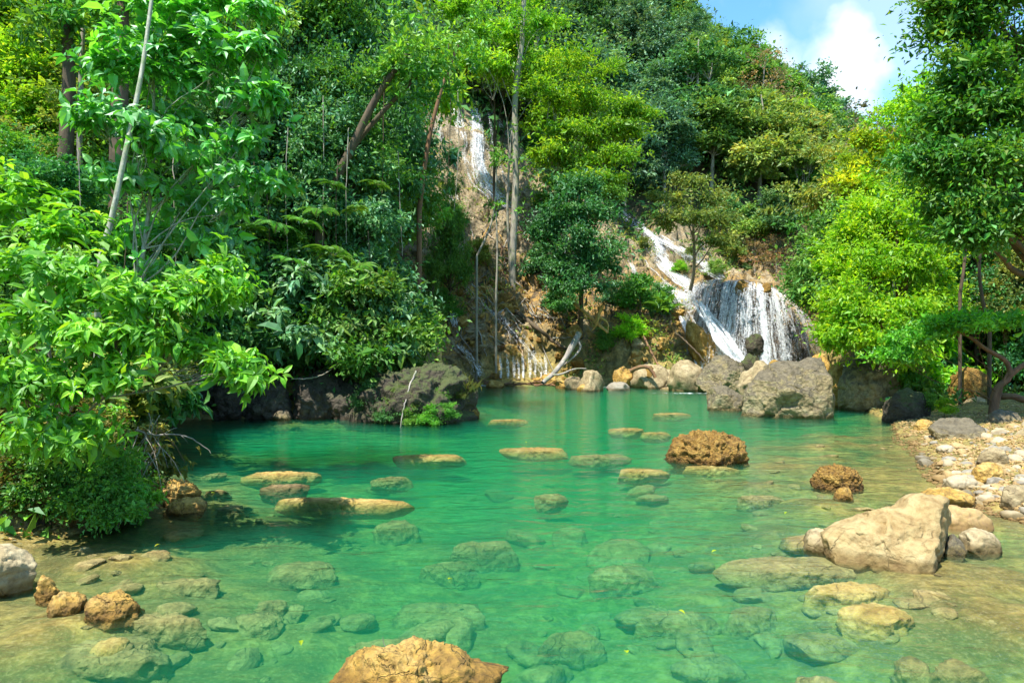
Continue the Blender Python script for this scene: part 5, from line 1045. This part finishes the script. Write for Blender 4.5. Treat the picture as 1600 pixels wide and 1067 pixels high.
wood('dead_branch', 'long bare branch slanting above the water near the mossy outcrop', 'branch', [P(545, 542, 21), P(520, 575, 21), P(490, 590, 20.8), P(455, 592, 20.7)], 0.025, 0.012, BARK_PALE, 0.03, seed=14, sides=5)
wood('dead_branch', 'second bare branch bent low in the shaded cove', 'branch', [P(330, 545, 21), P(360, 560, 21), P(385, 590, 20.8)], 0.02, 0.01, BARK_PALE, 0.03, seed=15, sides=5)
wood('dead_twig', 'tiny white twig standing on the bottom ochre rock', 'twig', [P(640, 1016, 5.2), P(604, 1010, 5.2), P(598, 994, 5.2)], 0.004, 0.002, BARK_GREY, 0.003, seed=16, sides=4, n=8)
# tangle of dry twigs at the tip of the left bank
for k in range(26):
    r_ = random.Random(900 + k); x0_ = r_.uniform(190, 250); y0_ = r_.uniform(640, 730); dd_ = r_.uniform(9.2, 10.4)
    L_ = r_.uniform(30, 90); an = r_.uniform(0.9, 2.2)
    wood('dry_twig', '%s dry twig hanging at the left bank tip, %s' % ('long' if L_ > 60 else 'short', 'leaning left' if an > 1.65 else 'hanging straight' if an > 1.3 else 'leaning right'), 'twig',
         [P(x0_, y0_, dd_), P(x0_ + L_ * 0.5 * math.cos(an) + 4, y0_ + L_ * 0.45 * math.sin(an), dd_ - .05), P(x0_ + L_ * math.cos(an), y0_ + L_ * math.sin(an), dd_ - .1)], 0.009, 0.003, BARK_GREY if k % 3 else BARK_RED, 0.012, branches=[(0.5, (r_.uniform(-.2, .2), 0, -0.15), 0.004, 4)], group='dry twigs at the left bank tip', seed=30 + k, sides=4, n=10)
# roots and sticks strewn on the bare slope
for k in range(120):
    r_ = random.Random(700 + k); px = r_.uniform(700, 915); py = r_.uniform(335, 500) if k < 34 or k > 60 else r_.uniform(470, 560)
    if k < 34 and px > 850: px -= 60
    L_ = r_.uniform(14, 46); an = r_.gauss(0.85, 0.35) if r_.random() < 0.7 else r_.gauss(2.2, 0.4)
    try: pp = [on(px + L_ * t_ * math.cos(an), py + L_ * t_ * math.sin(an), 0.08) for t_ in (0, 0.33, 0.66, 1)]
    except Exception: continue
    if max(p_[1] for p_ in pp) - min(p_[1] for p_ in pp) > 5: continue
    c_ = r_.choice([0, 0, 1, 2]); band = 'high' if py < 400 else 'midway' if py < 470 else 'low'
    wood('dead_root', '%s dead root %s on the bare slope, %s the tall trunk' % (['grey', 'golden', 'brown'][c_], band, 'left of' if px < 795 else 'right of'), 'root', pp, r_.uniform(0.02, 0.07), 0.015, [BARK_GREY, BARK_GOLD, BARK_RED][c_], 0.04, group='dead roots on the bare slope', seed=60 + k, sides=6, n=12)
# hanging lianas
for k, (px, a, b_, d_) in enumerate([(335, 380, 540, 22), (120, 190, 330, 16), (417, 300, 470, 22), (505, 150, 420, 22.5), (528, 250, 470, 22.3), (545, 200, 380, 22.5), (600, 120, 330, 24), (622, 230, 400, 24), (700, 60, 300, 30), (715, 130, 330, 30), (395, 90, 300, 22.4), (450, 200, 400, 22.2), (200, 300, 430, 13.5), (270, 180, 420, 14), (575, 360, 500, 22.6), (362, 200, 420, 22)]):
    wood('hanging_vine', ['thin vine hanging over the %s', 'pale liana hanging over the %s'][k % 2] % ['left cove', 'sapling backdrop', 'cove foliage beside the thin stem', 'leaning trunk foot', 'cove right of centre', 'leaning trunk middle', 'forest edge top', 'forest edge middle', 'upper stream left', 'upper stream right', 'cool dark foliage top', 'cool dark foliage middle', 'sapling foot', 'sapling branches right', 'mossy outcrop top', 'upright cove trunk'][k], 'vine',
         [P(px, a, d_), P(px + 4 * math.sin(k), (a + b_) / 2, d_ - .1), P(px + 7 * math.sin(k * 2), b_, d_ - .1)], 0.018, 0.012, BARK_PALE if k % 2 else BARK_DARK, 0.03, group='lianas of the left forest', seed=120 + k, sides=4, n=20)
# ferns with feathered fronds
def fern_mesh(seed, nf=9, L=1.6, key='mid'):
    rg_ = np.random.default_rng(seed); pos, ax, nr = [], [], []; st = []
    for k in range(nf):
        az = k / nf * 6.283 + rg_.normal(0, 0.2); Lf = L * rg_.uniform(0.7, 1.1); t_ = np.linspace(0, 1, 26)
        h_ = np.array([math.cos(az), math.sin(az), 0]); c = h_[None] * (t_[:, None] * Lf) + np.array([0, 0, 1.0])[None] * (Lf * (0.75 * t_ - 0.85 * t_ ** 2))[:, None]
        st.append((c, np.linspace(0.012, 0.004, 26))); tg = norm(np.gradient(c, axis=0)); sd_ = norm(np.cross(tg, [0, 0, 1.0]))
        for sgn in (-1, 1):
            for q in range(3, 26): pos.append(c[q]); ax.append(sd_[q] * sgn + tg[q] * 0.45 + [0, 0, -0.15]); nr.append(np.cross(sd_[q], tg[q]) + rg_.normal(0, 0.1, 3))
    pos = np.array(pos); n = len(pos); tq = np.tile(np.linspace(0.1, 1, 23), 2 * nf); Ls = 0.34 * np.sin(np.clip(tq, 0, 1) * 2.7 + 0.35) * L / 1.6 + 0.04
    v, f, c = leaf_geo(pos, np.array(ax), np.array(nr), Ls, Ls * 0.22, leaf_cols(n, rg_, np.zeros(n), 0.1, 0.15), T_QUAD)
    tv, tf = tubes(st, 4); return ('fern', 1.0, mesh_np('stems', tv, tf, [BARK_DARK]), mesh_np('fronds', v, f, [LEAF[key]], c))
FERN = [fern_mesh(i) for i in range(2)]
for k, (px, py, d_) in enumerate([(520, 290, 21.9), (475, 350, 21.6), (440, 300, 22.0), (555, 330, 22.2), (500, 330, 21.8), (430, 355, 21.6), (590, 290, 23), (455, 410, 21.4), (520, 400, 21.5), (395, 360, 21.5), (560, 420, 21.8), (345, 440, 21.4)]):
    c = P(px, py, d_); e = empty('fern', c); e.scale = (0.4 + 0.12 * (k % 3),) * 3; e.rotation_euler = (0.3 * math.sin(k), 0.2, k)
    tag(e, 'fern with feathered fronds %s' % ['below the leaning dark trunk', 'third from the cool foliage', 'left of the leaning trunk foot', 'near the drooping forest edge', 'in the middle of the fern cluster', 'at the left of the fern cluster', 'highest of the fern cluster', 'under the thin leaning trunk', 'just over the cove centre', 'beside the pale cove stem', 'above the mossy outcrop', 'over the left cove rocks'][k], 'fern', 'ferns on the shaded bank')
    obj('stems', FERN[k % 2][2], e); obj('fronds', FERN[k % 2][3], e)
bpl = fern_mesh(9, 8, 2.0)
# broad leaved plant over the lattice cascade
rg_ = np.random.default_rng(3); c = P(1035, 482, 39); e = empty('broad_leaved_plant', c); tag(e, 'light green broad leaved plant at the top of the dark bush over the lattice cascade', 'plant')
nb_ = 34; az = rg_.uniform(0, 6.28, nb_); ax = np.stack([np.cos(az), np.sin(az), rg_.uniform(0.2, 1.2, nb_)], 1); v, f, cc = leaf_geo(rg_.normal(0, 0.25, (nb_, 3)), ax, np.stack([-np.cos(az), -np.sin(az), np.full(nb_, 1.5)], 1), rg_.uniform(0.6, 1.2, nb_), rg_.uniform(0.22, 0.36, nb_), leaf_cols(nb_, rg_, np.zeros(nb_), 0.1, 0.15), T_LEAF)
obj('leaves', mesh_np('leaves', v, f, [LEAF['mid']], cc), e)
# grass tufts on the mossy outcrop
for k, (px, py, d_) in enumerate([(700, 588, 21.5), (715, 596, 21.2), (685, 580, 22), (655, 582, 22), (730, 604, 21), (605, 592, 21.8), (668, 600, 20.9), (640, 590, 21.6)]):
    rg_ = np.random.default_rng(800 + k); n = 170; c = P(px, py + 6, d_); az = rg_.uniform(0, 6.28, n); sp_ = rg_.uniform(0.2, 1.0, n)
    ax = np.stack([np.cos(az) * sp_, np.sin(az) * sp_, rg_.uniform(0.6, 1.2, n)], 1); pos = np.stack([rg_.normal(0, 0.14, n), rg_.normal(0, 0.14, n), np.full(n, -0.05)], 1)
    v, f, cc = leaf_geo(pos, ax, np.stack([-np.cos(az), -np.sin(az), np.full(n, 0.8)], 1), rg_.uniform(0.25, 0.5, n), np.full(n, 0.022), leaf_cols(n, rg_, np.zeros(n), 0.2, 0.2), T_QUAD)
    tag(obj('grass_tuft', mesh_np('grass_tuft', v, f, [LEAF['grass']], cc), None, c), 'straw green grass tuft on the mossy outcrop, %s' % ['largest at the right shoulder', 'beside the largest tuft', 'behind the top', 'on the left of the top', 'lowest at the right edge', 'on the far left shoulder', 'front of the top', 'middle of the crest'][k], 'grass tuft', 'grass tufts on the mossy outcrop')
for k, (px, py, d_, h_, lf) in enumerate([(585, 585, 21.6, 0.8, 'olive'), (612, 580, 21.8, 1.0, 'mid'), (640, 570, 22.2, 1.1, 'mid'), (575, 620, 20.8, 0.9, 'deep'), (600, 640, 20.4, 0.8, 'deep'), (662, 600, 20.7, 0.6, 'grass'), (690, 640, 20.0, 0.5, 'bright'), (715, 612, 20.8, 0.6, 'grass')]):
    c = P(px, py, d_); place(SHR[k % 4], '%s growing on the mossy outcrop %s' % ({'olive': 'olive clump', 'mid': 'green clump', 'deep': 'dark clump', 'grass': 'straw clump', 'bright': 'bright clump'}[lf], ['at its left shoulder', 'left of its crest', 'on its crest', 'on its left face', 'low on its left face', 'on its front below the crest', 'low on its right face', 'on its right shoulder'][k]), 'plant', c[0], c[1], h_, leaf=lf, rng=rt, name='small_plant', base_z=c[2] - h_ * 0.5)
for k, (px, py, d_, h_) in enumerate([(640, 650, 19.9, 0.7), (672, 645, 19.8, 0.8), (700, 640, 19.9, 0.6), (610, 640, 20.0, 0.7), (590, 610, 20.6, 0.9), (625, 615, 20.2, 0.8), (690, 615, 20.3, 0.5), (650, 625, 20.0, 0.6), (1450, 640, 20.2, 0.7), (1475, 645, 19.6, 0.6), (1430, 640, 20.6, 0.6)]):
    c = P(px, py, d_); place(SHR[k % 4], ['small green plant at the waterline of the mossy outcrop', 'bright small plant at the outcrop front foot', 'small plant at the right foot of the outcrop', 'dark small plant at the outcrop left foot', 'leafy clump on the outcrop left face', 'leafy clump at the middle of the outcrop face', 'tiny plant on the outcrop right face', 'tiny plant at the centre of the outcrop face', 'small green plant right of the knobbly grey rock', 'second small green plant on the right bank edge', 'small plant on top of the knobbly grey rock'][k], 'plant', c[0], c[1], h_, leaf=['mid', 'bright', 'mid', 'deep', 'deep', 'olive', 'mid', 'olive', 'mid', 'lime', 'mid'][k], rng=rt, name='small_plant', base_z=(c[2] - h_ * 0.6 if k < 8 else None))
# leaf litter greenery on all slopes (uncountable)
rng = np.random.default_rng(99); xs, ys = [], []
def cover(n, xr, yr, L, key, name, label, keep):
    xx = rng.uniform(*xr, n); yy = rng.uniform(*yr, n); s_ = sdist(xx, yy); k_ = (s_ < -0.35) & keep(xx, yy); xx = xx[k_]; yy = yy[k_]
    pos, nr = [], []
    for a, b_ in zip(xx, yy):
        r = BV.ray_cast(Vector((a, b_, 300)), Vector((0, 0, -1)), 600)
        if r[0] is None: continue
        pos.append(tuple(r[0])); nr.append(tuple(r[1]))
    pos = np.repeat(np.array(pos), 7, 0); nr = np.repeat(np.array(nr), 7, 0); n_ = len(pos)
    pos = pos + rng.normal(0, 1, (n_, 3)) * np.array([1, 1, 0.4]) * L * 1.2 + nr * L * rng.uniform(0, 1.6, (n_, 1))
    ax = norm(nr * 0.5 + rng.normal(0, 0.7, (n_, 3))); Ls = L * np.exp(rng.normal(0, 0.3, n_)); cv = np.repeat(rng.normal(0, 0.7, n_ // 7), 7)
    v, f, c = leaf_geo(pos, ax, norm(nr + rng.normal(0, 0.5, (n_, 3))), Ls, Ls * 0.5, leaf_cols(n_, rng, cv, 0.3, 0.35), T_QUAD)
    tag(obj(name, mesh_np(name, v, f, [LEAF[key]], c)), label, name.replace('_', ' '), kind='stuff')
cover(7000, (-34, -5), (8, 36), 0.20, 'mid', 'undergrowth', 'leafy undergrowth covering the left forest slope', lambda a, b_: np.ones(len(a), bool))
cover(9000, (-14, 80), (58, 150), 0.55, 'hilldark', 'mountain_undergrowth', 'dark green undergrowth under the mountain trees', lambda a, b_: np.ones(len(a), bool))
cover(6500, (-8, 34), (37, 62), 0.20, 'olive', 'slope_weeds', 'patchy low weeds between rocks of the cliff', lambda a, b_: np.array([mn.noise((p * 0.35, q * 0.35, 4.0)) > ((0.12 if q < 45 else -0.05) if p < 8 else -0.1) for p, q in zip(a, b_)], bool))
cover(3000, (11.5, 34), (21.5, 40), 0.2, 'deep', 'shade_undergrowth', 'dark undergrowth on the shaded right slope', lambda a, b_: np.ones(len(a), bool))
# foam on the water
m = newmat('foam'); t = m.node_tree; o = t.nodes.new('ShaderNodeOutputMaterial'); geo = t.nodes.new('ShaderNodeNewGeometry')
at = t.nodes.new('ShaderNodeVertexColor'); at.layer_name = 'Col'; sp = t.nodes.new('ShaderNodeSeparateColor'); t.links.new(at.outputs[0], sp.inputs[0])
n1 = tnoise(t, geo.outputs['Position'], 3.0, 7, 0.7, 0.5); al = tramp(t, tmath(t, 'ADD', tmath(t, 'MULTIPLY', tmath(t, 'SUBTRACT', n1, 0.5), 3.0), sp.outputs[0]), 0.35, 0.9)
df = t.nodes.new('ShaderNodeBsdfDiffuse'); df.inputs[0].default_value = (0.85, 0.9, 0.9, 1); tr = t.nodes.new('ShaderNodeBsdfTransparent'); ms = t.nodes.new('ShaderNodeMixShader')
t.links.new(al, ms.inputs[0]); t.links.new(tr.outputs[0], ms.inputs[1]); t.links.new(df.outputs[0], ms.inputs[2]); t.links.new(ms.outputs[0], o.inputs[0])
def foam(lab, cx, cy_, rx, ry, k=0.9):
    r_ = np.linspace(0, 1, 7); a = np.linspace(0, 2 * math.pi, 25)[:-1]; RR, AA = np.meshgrid(r_, a, indexing='ij')
    v = np.stack([RR * np.cos(AA) * rx, RR * np.sin(AA) * ry, np.zeros_like(RR) + 0.012], -1).reshape(-1, 3); id_ = np.arange(7 * 24).reshape(7, 24)
    f = np.stack([id_[:-1], np.roll(id_, -1, 1)[:-1], np.roll(id_, -1, 1)[1:], id_[1:]], -1).reshape(-1, 4); c = np.repeat(((1 - RR) * k).reshape(-1, 1), 3, 1)
    tag(obj('foam', mesh_np('foam', v, f, [m], c), None, (cx, cy_, 0)), lab, 'foam')
foam('white foam where the widest waterfall meets its pool', 17.5, 45.3, 4.5, 1.5); foam('white foam of the small rapid between the far shore rocks', P(915, 600, 36)[0], 36.0, 1.6, 1.3); foam('thin white foam line in front of the big tan sloping rock', P(1085, 612, 31.5)[0], 31.5, 2.2, 0.5, 0.6); foam('foam under the thin trickle beside the orange rocks', P(752, 600, 37)[0], 37.0, 1.0, 0.5)
# dead leaves on the banks (uncountable) and a few floating ones
rng = np.random.default_rng(41); pos = []
while len(pos) < 5000:
    if rng.random() < 0.7: g = G(rng.uniform(1400, 1700), 600 + rng.random() * 210, 0.2)
    else: g = G(rng.uniform(-60, 250), 690 + rng.random() * 130, 0.3)
    if sdist(np.array([g[0]]), np.array([g[1]]))[0] > -0.1: continue
    r = BV.ray_cast(Vector((g[0], g[1], 50)), Vector((0, 0, -1)), 100)
    if r[0] is not None: pos.append((r[0].x, r[0].y, r[0].z + 0.02))
pos = np.array(pos); n = len(pos)
v, f, c = leaf_geo(pos, rng.normal(0, 1, (n, 3)) * np.array([1, 1, 0.25]), np.array([0, 0, 1.0]) + rng.normal(0, 0.4, (n, 3)), rng.uniform(0.05, 0.11, n), rng.uniform(0.025, 0.05, n), leaf_cols(n, rng, rng.normal(0, 0.6, n), 0.2, 0.4), T_QUAD)
tag(obj('leaf_litter', mesh_np('leaf_litter', v, f, [LEAF['dry']], c)), 'dead brown leaves scattered over both banks', 'leaf litter', kind='stuff')
for k, (px, py) in enumerate([(1060, 953), (330, 770), (470, 1000), (820, 690), (1120, 860), (250, 850), (700, 905), (980, 1020), (1230, 800), (560, 700)]):
    g = G(px, py, 0.01); rg_ = np.random.default_rng(k); v, f, c = leaf_geo(np.zeros((1, 3)), rg_.normal(0, 1, (1, 3)) * [1, 1, 0], np.array([[0, 0, 1.0]]), np.array([0.07]), np.array([0.04]), np.ones((1, 3)), T_LEAF)
    tag(obj('floating_leaf', mesh_np('floating_leaf', v, f, [LEAF['yellow']], c), None, (g[0], g[1], 0.012)), 'tiny yellow leaf floating %s' % ['over the flat pale slab right of centre bottom', 'near the layered orange rock', 'left of the bottom ochre rock', 'by the thin awash rock in mid pool', 'left of the largest cream boulder', 'in the left shallows', 'over the long flat green rock', 'right of the bottom ochre rock', 'below the smaller rusty rock', 'behind the three stacked slabs'][k], 'leaf')
#PART5
